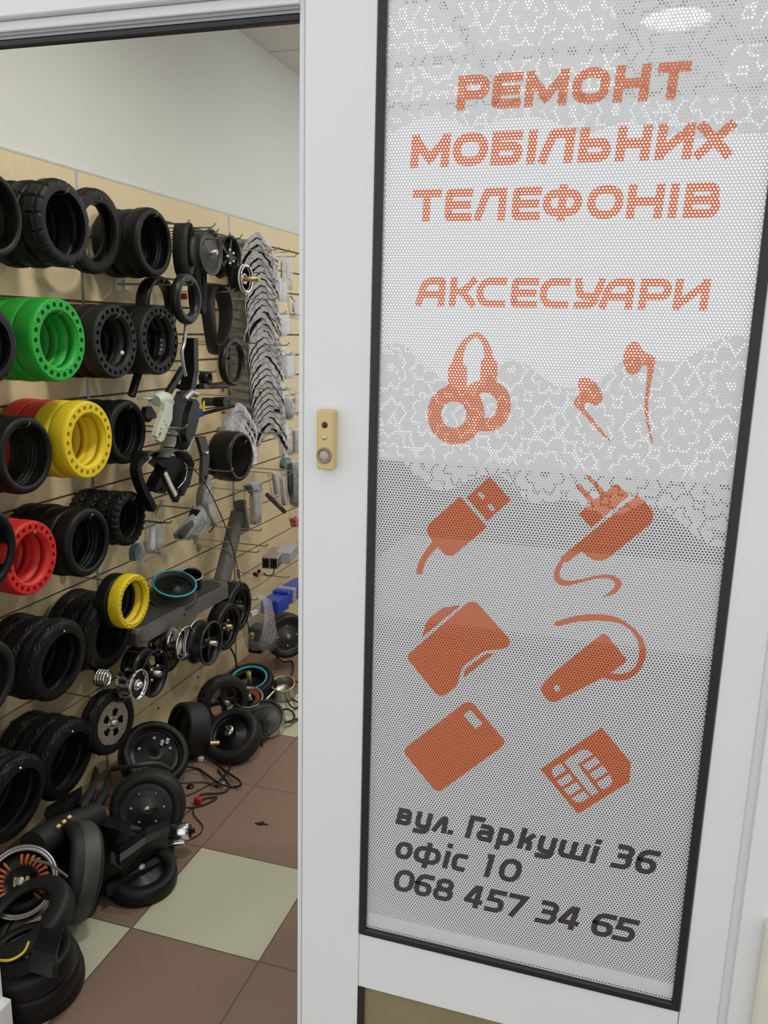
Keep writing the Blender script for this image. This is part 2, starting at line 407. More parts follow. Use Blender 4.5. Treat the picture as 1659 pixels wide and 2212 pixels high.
# slat wall boards, one metre wide and two metres high, with a slot every ten centimetres
ZS = 2.0
def board(name, y0, y1):
    b = MB(); g = 0.004; e = 0.0015
    zs = [0.113 + 0.1 * k for k in range(19)]
    z = 0.0
    for q in zs + [ZS]:
        b.box((XW - 0.008, y0 + e, z), (XW, y1 - e, min(q - g, ZS) if q < ZS else ZS)); z = q + g
    o = struct(name, b, 'slat')
    h = MB(); h.box((XW - 0.011, y0, 0), (XW - 0.0085, y1, ZS)); part('slot_backing', h, 'groove', o)
    return o
J1, J2 = W(165, 369, XW).y, W(495, 464, XW).y
board('trim_1', YP + 0.13, J1); board('trim_2', J1, J2); board('trim_3', J2, J2 + 1.0); board('trim_4', J2 + 1.0, YB - 0.002)
b = MB()
for j in (J1, J2, J2 + 1.0): b.box((XW - 0.006, j - 0.006, 0), (XW + 0.0015, j + 0.006, ZS))
b.box((XW - 0.011, YP + 0.13, ZS), (XW + 0.001, YB - 0.002, ZS + 0.006))
struct('trim_5', b, 'alu')

# ---- the white partition: doorway on the left, glazed panel on the right
XL = P(643.5, 300).x           # left edge of the door stile
XG0 = P(810, 320).x            # glazing, left and right outer edge of the black gasket
XG1 = P(1468.7, 2182).x
ZG0 = P(775, 2016.5).z
ZR0 = P(771.9, 2130.4).z       # underside of the middle rail
XR1 = P(1549, 2212).x
win = link('window_1', None, None, (XG0, YP, ZG0)); win['kind'] = 'structure'
def wp(name, b, m, label=None):
    b.move(Matrix.Translation((-XG0, -YP, -ZG0))); return part(name, b, m, win, label)
D = 0.055
x1 = P(655.5, 900).x
b = MB(); b.bbox((x1, YP, 0), (XG0 + 0.0005, YP + D, ZT), 0.0015); b.box((XL, YP + 0.006, 0), (x1, YP + D - 0.004, ZT)); wp('stile', b, 'white')
b = MB(); b.box((x1 - 0.0015, YP + 0.003, 0), (x1, YP + 0.0061, ZT)); wp('stile_groove', b, 'channel')
b = MB(); b.bbox((XG1, YP, 0), (XR1, YP + D, ZT), 0.0015); wp('stile', b, 'white')
b = MB(); b.bbox((XG0 + 0.001, YP + 0.001, ZR0), (XG1 - 0.001, YP + D - 0.001, ZG0 + 0.002), 0.001); wp('rail', b, 'white')
b = MB(); b.box((XG0, YP + 0.001, 0), (XG1, YP + D - 0.001, 0.10)); b.box((XG0, YP + 0.001, 2.22), (XG1, YP + D - 0.001, ZT)); wp('rail', b, 'white')
def gasket(x0, x1_, z0, z1, t=0.0125):
    b = MB()
    for a, c in (((x0, z0), (x0 + t, z1)), ((x1_ - t, z0), (x1_, z1))): b.bbox((a[0], YP - 0.0025, a[1]), (c[0], YP + 0.012, c[1]), 0.002)
    for a, c in (((x0 + t * .6, z0), (x1_ - t * .6, z0 + t)), ((x0 + t * .6, z1 - t), (x1_ - t * .6, z1))): b.bbox((a[0], YP - 0.0026, a[1]), (c[0], YP + 0.012, c[1]), 0.002)
    return b
wp('gasket', gasket(XG0, XG1, ZG0, 2.22), 'gasket')
b = MB(); b.box((XG0 + 0.008, YP + 0.006, ZG0 + 0.008), (XG1 - 0.008, YP + 0.010, 2.215)); wp('pane', b, 'glass')
b = MB(); b.box((XG0, YP + 0.001, 0.1), (XG0 + 0.0115, YP + 0.012, ZR0)); b.box((XG1 - 0.0115, YP + 0.001, 0.1), (XG1, YP + 0.012, ZR0)); wp('gasket', b, 'gasket')
b = MB(); b.box((XG0 + 0.01, YP + 0.006, 0.09), (XG1 - 0.01, YP + 0.012, ZR0)); wp('lower_panel', b, 'panel', 'olive lower panel')
# right jamb profile, plaster reveal and stone foot
b = MB(); b.bbox((XR1 + 0.0004, YP + 0.004, 0), (XR1 + 0.012, YP + D, ZT), 0.0004); struct('trim_6', b, 'white')
b = MB(); b.box((XR1 + 0.012, YP - 0.01, 0), (XR1 + 0.07, YP + 0.12, ZT)); struct('wall_reveal', b, 'white')
xs = P(1643, 2050, YP - .012).x
b = MB(); b.bbox((xs, YP - 0.03, 0), (xs + 0.25, YP - 0.0105, P(1650, 2000, YP - 0.03).z), 0.004); struct('trim_7', b, 'stone')

door = link('door_1', None, None, (XL, YP, 0)); door['kind'] = 'structure'
def dp(name, b, m):
    b.move(Matrix.Translation((-XL, -YP, 0))); return part(name, b, m, door)
xl = -1.40
xj = P(0, 2075, YP + D).x
b = MB(); b.bbox((xl, YP, ZH), (XL, YP + D, P(300, 20).z + 0.002), 0.0015); dp('header', b, 'white')
zt = P(233, 25).z
b = MB(); b.bbox((xl, YP - 0.012, zt + 0.002), (XL, YP + D, ZT), 0.002); dp('header_casing', b, 'white')
zb, zu = P(640, 46, YP + .004).z, P(640, 28, YP + .004).z
b = MB(); b.box((xl, YP + 0.004, zu), (XL, YP + 0.018, ZH + 0.001)); b.box((xl, YP + 0.002, zu + (ZH - zu) * .45), (XL, YP + 0.0041, zu + (ZH - zu) * .6)); dp('channel', b, 'channel')
b = MB(); b.bbox((xl, YP + 0.003, zb), (XL, YP + 0.016, zu - .0002), 0.002); dp('gasket', b, 'gasket')
b = MB(); b.bbox((xl, YP, 0), (xj, YP + D, ZH), 0.0015); dp('jamb', b, 'white')
b = MB(); b.bbox((xl, YP - 0.002, 0), (P(26, 2170, YP + D + .002).x, YP + D + 0.002, P(15, 2156, YP + D).z), 0.002); dp('jamb_foot', b, 'white')

# ceiling lamps
def downlight(x, y, label):
    t = thing('ceiling_light', label, 'lamp', (x, y, CEIL), None, 'round ceiling lamps of the shop')
    part('frame', MB().lathe([(0, 0.155), (-0.03, 0.15), (-0.035, 0.12), (-0.012, 0.118)], 40).move(Matrix.Rotation(-pi / 2, 4, 'Y')), 'white', t)
    part('diffuser', MB().lathe([(-0.012, 0.118), (-0.02, 0.06), (-0.02, 0.0)], 40).move(Matrix.Rotation(-pi / 2, 4, 'Y')), 'lamp', t)
for (x, y), l in zip(LAMPS, ('round ceiling lamp nearest the hanging tyres', 'round ceiling lamp farther in above the grey mudguards', 'round ceiling lamp behind the glazed panel')):
    downlight(x, y, l)

def glow_panel(x, y, label):  # glowing square added overhead to brighten the lace and upper film holes
    t = thing('added_glow_panel', label, 'lamp', (x, y, CEIL), None, 'square glow panels added to the ceiling')
    b = MB()
    for a, c in (((-.3, -.3), (.3, -.28)), ((-.3, .28), (.3, .3)), ((-.3, -.28), (-.28, .28)), ((.28, -.28), (.3, .28))): b.box((a[0], a[1], -.012), (c[0], c[1], -.0005))
    part('frame', b, 'white', t)
    b = MB(); b.box((-.28, -.28, -.008), (.28, .28, -.001)); part('diffuser', b, 'glowp', t)
for i, x in enumerate((-1.12, -.49, .52)):
    for j, y in enumerate((3.55, 4.26)):
        glow_panel(x, y, 'added square glow panel, ' + ('left', 'middle', 'right')[i] + ' one of the ' + ('nearer', 'farther')[j] + ' row behind the top of the glazed panel')

# lace hung behind the glazed panel
def lace_band(name, label, top, bot, Y=YP + 0.14):
    """band of lace with slightly wavy folds, top and bottom edge as functions of x"""
    b = MB(); nx, nz = 90, 8; x0, x1_ = XG0 - 0.03, XG1 + 0.06; rows = []
    for j in range(nz + 1):
        r = []
        for i in range(nx + 1):
            u = i / nx; x = x0 + (x1_ - x0) * u
            z = top(u) + (bot(u) - top(u)) * j / nz
            r.append((x, Y + 0.006 * sin(u * 40), z))
        rows.append(r)
    b.loft(rows, False, True, False)
    return solo(name, b, 'lace', label, 'curtain')
YL = YP + 0.14
zz = lambda x, y: P(x, y, YL).z
lace_band('lace_valance', 'white lace valance with petal pattern behind the top of the glazed panel', lambda u: 2.2, lambda u: zz(1000, 285) + 0.022 * abs(sin(u * 13)) - 0.07 * max(0, u - .3))
lace_band('lace_curtain', 'white scalloped lace band behind the headphone and earphone pictures on the panel',
          lambda u: zz(900, 830) + 0.03 * abs(sin(u * 10 + 0.5)) + 0.02 * sin(u * 23) + 0.04 * (u < .1) * (.1 - u) * 10 + 0.20 * max(0, u - 0.55), lambda u: zz(900, 985) - 0.03 * abs(sin(u * 9)) + 0.012 * sin(u * 27) - 0.07 * u)

# dark counter added, unseen, so the holes of the lower film read dark
t = thing('added_backdrop', 'dark counter added unseen to darken the holes of the lower glazed panel', 'backdrop', (.25, 1.85, 0))
b = MB(); b.bbox((-.83, -.30, .06), (.75, .33, .95), .004); part('body', b, 'shade_fill', t)
b = MB(); b.bbox((-.85, -.33, .951), (.77, .35, .985), .004); part('top_slab', b, 'shade_fill', t)
b = MB(); b.box((-.81, -.27, 0), (.73, .31, .059)); part('plinth', b, 'plastic', t)

# ================================================================== window film with its print
FY = YP + 0.0045
fz0, fz1 = ZG0 + 0.012, 2.21
dec = thing('window_film', 'white perforated film with orange and dark print covering the glazed panel', 'sign', ((XG0 + XG1) / 2, FY, fz0))
DL = Vector(dec.location)
b = MB(); b.add([Vector((x, FY, z)) - DL for x, z in ((XG0 + .01, fz0 - .004), (XG1 - .01, fz0 - .004), (XG1 - .01, fz1), (XG0 + .01, fz1))], [(0, 1, 2, 3)])
part('film_sheet', b, 'film_w', dec, 'white perforated sheet')
def flat(polys, name, m, label):
    """polys: list of (outline, holes) in plane coordinates (x, z)"""
    b = MB()
    for o, hs in polys:
        loops = [o] + list(hs)
        tri = tessellate_polygon([[Vector((p[0], p[1], 0)) for p in l] for l in loops])
        b.add([Vector((p[0], FY - 0.0003, p[1])) - DL for l in loops for p in l], [tuple(t) for t in tri])
    return part(name, b, m, dec, label)
def icon(name, label, sc, ox, oy, shapes):
    def cv(l): return [(lambda v: (v.x, v.z))(P(ox + x / sc, oy + y / sc, FY)) for x, y in l]
    flat([(cv(o), [cv(h) for h in hs]) for o, hs in shapes], name, 'film_o', label)
def ell(cx, cy, rx, ry, n=28): return [(cx + rx * cos(2 * pi * k / n), cy + ry * sin(2 * pi * k / n)) for k in range(n)]
icon('headphone_print', 'orange picture of headphones', 6.9125, 900, 700, [([(470,915),(340,985),(230,1090),(175,1220),(160,1340),(180,1470),(240,1610),(340,1715),(450,1775),(580,1797),(700,1775),(820,1715),(900,1640),(935,1600),(1040,1605),(1160,1585),(1270,1520),(1350,1430),(1395,1320),(1408,1200),(1390,1080),(1340,980),(1260,900),(1195,865),(1215,590),(1180,540),(1140,505),(1120,380),(1060,250),(990,165),(920,122),(850,130),(760,175),(670,270),(590,400),(535,545),(530,590),(480,630),(470,700)],
  [[(750,935),(755,650),(690,590),(700,440),(740,320),(810,235),(890,195),(950,235),(1000,340),(1015,500),(965,560),(945,840),(850,870)], ell(555,1352,190,202), [(930,1045),(1000,1020),(1080,1030),(1150,1080),(1195,1160),(1205,1240),(1180,1330),(1120,1390),(1010,1408),(1010,1300),(985,1170)]])])
icon('earphone_print', 'orange picture of two earphones', 7.541, 1220, 720, [
  ([(1150,125),(1210,170),(1255,260),(1330,315),(1475,390),(1470,520),(1430,680),(1385,900),(1360,1080),(1355,1250),(1370,1420),(1400,1600),(1440,1800),(1425,1810),(1370,1620),(1320,1420),(1300,1250),(1305,1050),(1330,850),(1345,640),(1345,545),(1310,515),(1255,530),(1220,600),(1160,660),(1090,680),(1030,640),(980,570),(950,450),(965,320),(1010,210),(1080,150)], []),
  ([(320,718),(400,735),(490,800),(560,880),(605,960),(620,1050),(600,1120),(550,1165),(490,1175),(430,1150),(370,1120),(310,1160),(300,1190),(350,1260),(440,1370),(560,1520),(650,1640),(745,1740),(735,1755),(620,1665),(500,1540),(380,1400),(260,1270),(140,1150),(150,1110),(190,1040),(240,975),(220,900),(215,800),(250,735)], [])])
icon('cable_print', 'orange picture of a cable plug', 6.636, 880, 1010, [
  ([(1180,130),(1485,465),(1145,762),(850,430)], [[(1045,340),(1118,415),(1080,462),(995,380)], [(1195,512),(1265,600),(1220,640),(1138,548)]]),
  ([(755,412),(1140,850),(700,1230),(640,1268),(580,1262),(520,1230),(440,1140),(380,1190),(300,1290),(245,1390),(210,1528),(125,1520),(150,1400),(200,1280),(280,1160),(365,1060),(310,985),(278,900),(290,850),(320,800)], [])])
icon('charger_print', 'orange picture of a plug-in charger', 6.636, 1180, 1010, [
  ([(445,240),(490,240),(690,460),(790,400),(590,130),(625,115),(850,350),(1005,225),(1190,400),(645,860),(465,665),(640,520),(440,280)], []),
  ([(1310,390),(1500,590),(1530,660),(1530,730),(1490,810),(880,1300),(800,1335),(700,1330),(600,1280),(510,1200),(300,1355),(250,1355),(200,1460),(185,1540),(210,1590),(280,1620),(400,1620),(560,1590),(720,1545),(860,1535),(960,1545),(1040,1590),(1080,1650),(1070,1720),(1010,1790),(920,1830),(800,1860),(900,1790),(970,1730),(990,1670),(960,1620),(900,1590),(800,1580),(650,1605),(480,1650),(330,1690),(240,1695),(160,1660),(110,1590),(110,1500),(150,1410),(215,1310),(210,1280)], [])])
icon('memory_card_print', 'orange picture of a card in a holder', 4.808, 860, 1280, [
  ([(775,92),(820,105),(1140,465),(1160,510),(1145,555),(1090,585),(920,600),(870,620),(690,750),(660,790),(620,940),(590,985),(480,1070),(430,1070),(380,1035),(110,700),(100,660),(120,630),(720,105)], []),
  ([(630,130),(650,135),(250,460),(290,320),(330,260),(460,160)], []), ([(1000,630),(680,885),(690,820),(720,780),(890,650),(930,635)], [])])
icon('phone_case_print', 'orange picture of a phone case', 4.808, 860, 1280, [
  ([(740,1135),(780,1150),(1100,1530),(1105,1565),(1080,1600),(450,2055),(410,2062),(370,2040),(75,1680),(65,1640),(90,1600),(690,1145)], [[(750,1212),(878,1360),(805,1418),(678,1275)]])])
icon('headset_print', 'orange picture of a wireless headset', 4.6074, 1150, 1300, [
  ([(710,320),(745,335),(935,570),(930,600),(775,710),(870,722),(960,700),(1020,650),(1055,580),(1065,480),(1050,390),(990,290),(900,225),(800,195),(640,185),(450,195),(245,245),(215,225),(240,195),(400,145),(560,122),(680,122),(800,140),(900,180),(1010,260),(1090,350),(1130,450),(1130,540),(1090,650),(1020,730),(940,775),(860,785),(780,775),(700,755),(240,990),(190,998),(150,975),(90,895),(80,865),(130,790),(230,690),(680,330)], [ell(245,860,33,33,16)])])
icon('sim_card_print', 'orange picture of a chip card', 4.6074, 1150, 1300, [
  ([(690,1250),(980,1600),(965,1790),(455,2110),(80,1665)], [[(310,1590),(480,1475),(540,1468),(610,1515),(455,1615),(470,1640),(660,1895),(590,1932)],
   [(285,1605),(340,1675),(220,1752),(195,1700),(200,1650)], [(365,1705),(412,1765),(295,1842),(237,1785)], [(440,1790),(490,1855),(370,1930),(308,1868)], [(515,1880),(570,1945),(480,1998),(430,1990),(385,1952)],
   [(630,1540),(675,1600),(550,1685),(495,1625)], [(700,1625),(752,1690),(625,1775),(565,1712)], [(775,1712),(798,1790),(770,1835),(695,1872),(637,1800)]])])

# lettering: every glyph is a set of strokes (u, v, corner radius) on a unit box
G = {}
def gl(ch, *st): G[ch] = st
O_ = ([(0, 0, .42), (0, 1, .42), (1, 1, .42), (1, 0, .42)], True)
gl('Р', ([(0, 0), (0, 1), (1, 1, .26), (1, .40, .26), (0, .40)], False))
gl('Е', ([(1, 1), (0, 1, .08), (0, 0, .08), (1, 0)], False), ([(0, .5), (.92, .5)], False))
gl('М', ([(0, 0), (0, 1)], False), ([(1, 0), (1, 1)], False), ([(.04, .90), (.5, .18)], False), ([(.96, .90), (.5, .18)], False))
gl('О', O_); gl('о', O_); gl('0', O_)
gl('Н', ([(0, 0), (0, 1)], False), ([(1, 0), (1, 1)], False), ([(0, .5), (1, .5)], False))
gl('Т', ([(0, 1), (1, 1)], False), ([(.5, 1), (.5, 0)], False))
gl('Б', ([(.95, 1), (0, 1), (0, 0), (1, 0, .22), (1, .56, .22), (0, .56)], False))
gl('І', ([(.5, 0), (.5, 1)], False))
gl('Л', ([(0, 0), (.32, 1, .06), (1, 1), (1, 0)], False))
gl('Ь', ([(0, 1), (0, 0), (1, 0, .22), (1, .56, .22), (0, .56)], False))
gl('И', ([(0, 0), (0, 1)], False), ([(1, 0), (1, 1)], False), ([(.08, .12), (.92, .88)], False))
gl('Х', ([(0, 0), (1, 1)], False), ([(0, 1), (1, 0)], False))
gl('Ф', ([(0, .14, .3), (0, .88, .3), (1, .88, .3), (1, .14, .3)], True), ([(.5, -.06), (.5, 1.06)], False))
gl('В', ([(0, .52), (0, 1), (.93, 1, .18), (.93, .52, .18)], False), ([(0, .52), (1, .52, .2), (1, 0, .2), (0, 0), (0, .52)], False))
gl('в', *G['В'])
gl('А', ([(0, 0), (.22, 1, .3), (1, 1, .06), (1, 0)], False), ([(.08, .38), (1, .38)], False))
gl('К', ([(0, 0), (0, 1)], False), ([(1, 1), (.5, .52), (.05, .52)], False), ([(.45, .52), (1, 0)], False))
gl('С', ([(1, 1), (0, 1, .42), (0, 0, .42), (1, 0)], False)); gl('с', *G['С'])
gl('У', ([(0, 1), (.12, .38, .18), (.8, .38)], False), ([(1, 1), (.72, 0, .2), (.05, 0)], False))
gl('у', ([(0, 1), (0, 0, .3), (1, 0)], False), ([(1, 1), (1, -.42, .3), (0, -.42)], False))
gl('л', ([(0, 0), (.62, 1, .04), (.86, 1, .04), (1, 0)], False))
gl('.', ([(.3, 0), (.7, 0)], False))
gl('Г', ([(0, 0), (0, 1), (1, 1)], False))
gl('а', ([(.2, 1), (1, 1, .28), (1, 0)], False), ([(1, .55), (0, .55, .26), (0, 0, .26), (1, 0)], False))
gl('р', ([(0, -.42), (0, 1)], False), ([(0, 1), (1, 1, .4), (1, 0, .4), (0, 0)], False))
gl('к', ([(0, 0), (0, 1.32)], False), ([(0, .5), (.35, .5), (1, 1)], False), ([(.3, .5), (.92, .5, .3), (.92, 0)], False))
gl('ш', ([(0, 1), (0, 0, .28), (1, 0)], False), ([(.5, 0), (.5, 1)], False), ([(1, 0), (1, 1)], False))
gl('і', ([(.5, 0), (.5, 1)], False), ([(.35, 1.56), (.65, 1.56)], False))
gl('ф', ([(0, 0, .42), (0, 1, .42), (1, 1, .42), (1, 0, .42)], True), ([(.5, -.32), (.5, 1.32)], False))
gl('1', ([(.1, 1), (.6, 1), (.6, 0)], False))
gl('3', ([(.12, 1), (1, 1, .24), (1, .54, .2), (.3, .54)], False), ([(.6, .54), (1, .54, .2), (1, 0, .26), (0, 0)], False))
gl('4', ([(1, .25), (0, .25, .04), (.55, 1), (.78, 1)], False), ([(.78, 1), (.78, 0)], False))
gl('5', ([(1, 1), (.08, 1), (.04, .57), (1, .57, .26), (1, 0, .28), (0, 0)], False))
gl('6', ([(1, 1), (0, 1, .42), (0, 0, .36), (1, 0, .3), (1, .56, .26), (0, .56)], False))
gl('7', ([(0, 1), (1, 1), (.36, 0)], False))
gl('8', ([(.08, .52, .2), (.08, 1, .22), (.92, 1, .22), (.92, .52, .2)], True), ([(0, 0, .26), (0, .52, .22), (1, .52, .22), (1, 0, .26)], True))
def rounded(pts, closed):
    out = []; n = len(pts)
    for i, (x, y, r) in enumerate(pts):
        if r <= 0 or (not closed and i in (0, n - 1)): out.append(Vector((x, y))); continue
        p = Vector((x, y)); a = Vector(pts[(i - 1) % n][:2]); c = Vector(pts[(i + 1) % n][:2])
        ra = min(r, (a - p).length * .5); rc = min(r, (c - p).length * .5)
        s = p + (a - p).normalized() * ra; e = p + (c - p).normalized() * rc
        for k in range(7):
            t = k / 6; out.append(s * (1 - t) ** 2 + p * 2 * t * (1 - t) + e * t * t)
    res = [out[0]]
    for p in out[1:]:
        if (p - res[-1]).length > 1e-6: res.append(p)
    if closed and (res[0] - res[-1]).length < 1e-6: res.pop()
    return res
def stroke(pts, closed, s):
    """quads of width s along a path, mitred at the corners"""
    n = len(pts); L, R_ = [], []
    for i in range(n):
        if closed or 0 < i < n - 1: d0 = (pts[i] - pts[i - 1]).normalized(); d1 = (pts[(i + 1) % n] - pts[i]).normalized()
        elif i == 0: d0 = d1 = (pts[1] - pts[0]).normalized()
        else: d0 = d1 = (pts[-1] - pts[-2]).normalized()
        n0 = Vector((-d0.y, d0.x)); n1 = Vector((-d1.y, d1.x)); m = n0 + n1
        if m.length < 1e-4: m = n0
        m.normalize(); k = s / 2 / max(0.42, m.dot(n0)); p = pts[i].copy()
        if not closed and i == 0: p -= d0 * s / 2
        if not closed and i == n - 1: p += d1 * s / 2
        L.append(p + m * k); R_.append(p - m * k)
    q = []
    for i in range(n if closed else n - 1):
        j = (i + 1) % n; q.append([L[i], L[j], R_[j], R_[i]])
    return q
def textline(name, label, m, glyphs, base, caph, wt, shear, xh=0.73):
    """glyphs: (character, left, right) measured on the photo at half height; base: two points on the base line"""
    (bx0, by0), (bx1, by1) = base
    yb = lambda x: by0 + (by1 - by0) * (x - bx0) / (bx1 - bx0)
    zb = sum(P(x, yb(x), FY).z for x in (bx0, bx1)) / 2
    xm = bx0; hz = P(xm, yb(xm) - caph, FY).z - P(xm, yb(xm), FY).z
    b = MB()
    for ch, a, c in glyphs:
        low = ch in 'вулаткркушіофср' and ch.islower()
        h = hz * (xh if low else 1)
        ym = lambda x: yb(x) - caph * (xh if low else 1) / 2
        X0, X1 = P(a, ym(a), FY).x, P(c, ym(c), FY).x
        s = wt * hz; w_ = max(X1 - X0 - s, 0.0002)
        for si, (pts, closed) in enumerate(G[ch]):
            pp = [((p[0]) * w_, p[1] * (h - s), (p[2] if len(p) > 2 else 0) * h) for p in pts]
            for qi, q in enumerate(stroke(rounded(pp, closed), closed, s)):
                b.add([Vector((X0 + s / 2 + v.x + shear * (v.y + s / 2 - h / 2), FY - 0.0003 - .00006 * si - .000012 * (qi % 4), zb + s / 2 + v.y)) - DL for v in q], [(0, 1, 2, 3)])
    return part(name, b, m, dec, label)
def Z1(ls): return [(c, 820 + a / 1.977, 820 + b_ / 1.977) for c, a, b_ in ls]
def q1(x, y): return (820 + x / 1.977, y / 1.977)
textline('lettering', 'orange word reading РЕМОНТ', 'film_o', Z1([('Р', 333, 468), ('Е', 482, 608), ('М', 623, 805), ('О', 822, 984), ('Н', 1003, 1153), ('Т', 1182, 1322)]), (q1(345, 468), q1(1245, 430)), 75, .27, .05)
textline('lettering', 'orange word reading МОБІЛЬНИХ', 'film_o', Z1([('М', 135, 300), ('О', 313, 463), ('Б', 478, 612), ('І', 632, 670), ('Л', 684, 830), ('Ь', 852, 990), ('Н', 1012, 1158), ('И', 1182, 1340), ('Х', 1352, 1510)]), (q1(150, 712), q1(1480, 678)), 71, .27, .05)
textline('lettering', 'orange word reading ТЕЛЕФОНІВ', 'film_o', Z1([('Т', 140, 263), ('Е', 280, 396), ('Л', 408, 540), ('Е', 567, 688), ('Ф', 697, 864), ('О', 887, 1040), ('Н', 1058, 1212), ('І', 1236, 1275), ('В', 1302, 1455)]), (q1(200, 943), q1(1380, 932)), 69, .245, .03)
textline('lettering', 'orange word reading АКСЕСУАРИ', 'film_o', Z1([('А', 157, 280), ('К', 300, 412), ('С', 414, 540), ('Е', 562, 676), ('С', 684, 810), ('У', 830, 958), ('А', 942, 1085), ('Р', 1110, 1245), ('И', 1258, 1406)]), (q1(170, 1308), q1(1390, 1325)), 62, .24, .04)
textline('lettering', 'dark print reading вул.', 'film_k', [('в', 858, 890), ('у', 898, 932), ('л', 937, 968), ('.', 972, 983)], ((856, 1779), (1396, 1889)), 50, .205, .2)
textline('lettering', 'dark print reading Гаркуші', 'film_k', [('Г', 1010, 1043), ('а', 1031, 1066), ('р', 1075, 1110), ('к', 1121, 1153), ('у', 1162, 1200), ('ш', 1207, 1270), ('і', 1277, 1291)], ((856, 1779), (1396, 1889)), 50, .205, .2)
textline('lettering', 'dark print reading 36', 'film_k', [('3', 1325, 1367), ('6', 1374, 1420)], ((856, 1779), (1396, 1889)), 50, .205, .2)
textline('lettering', 'dark print reading офіс', 'film_k', [('о', 855, 891), ('ф', 894, 952), ('і', 959, 970), ('с', 976, 1007)], ((872, 1856.5), (1100, 1905.5)), 50, .205, .2, .78)
textline('lettering', 'dark print reading 10', 'film_k', [('1', 1047, 1066), ('0', 1079, 1126)], ((872, 1856.5), (1100, 1905.5)), 50, .205, .2, .78)
textline('lettering', 'dark print reading 068', 'film_k', [('0', 852, 895), ('6', 896, 934), ('8', 938, 980)], ((873, 1928), (1352, 2035)), 49, .205, .2)
textline('lettering', 'dark print reading 457', 'film_k', [('4', 1004, 1044), ('5', 1051, 1090), ('7', 1095, 1135)], ((873, 1928), (1352, 2035)), 49, .205, .2)
textline('lettering', 'dark print reading 34', 'film_k', [('3', 1161, 1204), ('4', 1207, 1253)], ((873, 1928), (1352, 2035)), 49, .205, .2)
textline('lettering', 'dark print reading 65', 'film_k', [('6', 1279, 1326), ('5', 1328, 1374)], ((873, 1928), (1352, 2035)), 49, .205, .2)

# ================================================================== door bell on the stile
bc = P(718, 950)
bx0, bx1 = P(694, 946).x, P(729, 946).x
bz0, bz1 = P(697, 1010).z, P(697, 883).z
bell = thing('door_bell', 'ivory plastic door bell with red lens and round button on the white stile', 'door bell', (bc.x, YP, bz0))
BL = Vector(bell.location); bw = (bx1 - bx0) * 0.5; bh = bz1 - bz0; bd = 0.020; cx = (bx0 + bx1) / 2 - bc.x
cy_ = lambda r, d, z, n=28, prof=None: MB().lathe(prof or [(0, r), (d, r), (d + .0004, r * .96), (d + .0005, 0)], n).move(Matrix.Translation((cx, -bd, z)) @ Matrix.Rotation(-pi / 2, 4, 'Z'))
b = MB(); b.bbox((cx - bw, -bd, 0), (cx + bw, -0.0003, bh), 0.0022); part('housing', b, 'cream', bell)
zc = lambda y: P(711, y).z - bz0 
part('indicator_lens', cy_(.0052, .001, zc(915), prof=[(-.0002, .0048), (.0006, .0046), (.0006, .0040), (.0016, .0030), (.0022, .0012), (.0024, 0)]), 'ledred', bell, 'dark red lens')
o = part('screw', cy_(.0034, .0008, zc(942)), 'steel', bell)
k = part('push_button_ring', cy_(.016, .003, zc(980), 40, [(-.0002, .0118), (.0024, .0118), (.0034, .0106), (.0028, .0088), (-.0001, .0082), (-.0001, 0)]), 'bezel', bell)
o = part('push_button', cy_(.0085, .002, zc(980), 40, [(-.0001, .0072), (.0016, .0070), (.0022, .0060), (.0024, 0)]), 'btn', k)

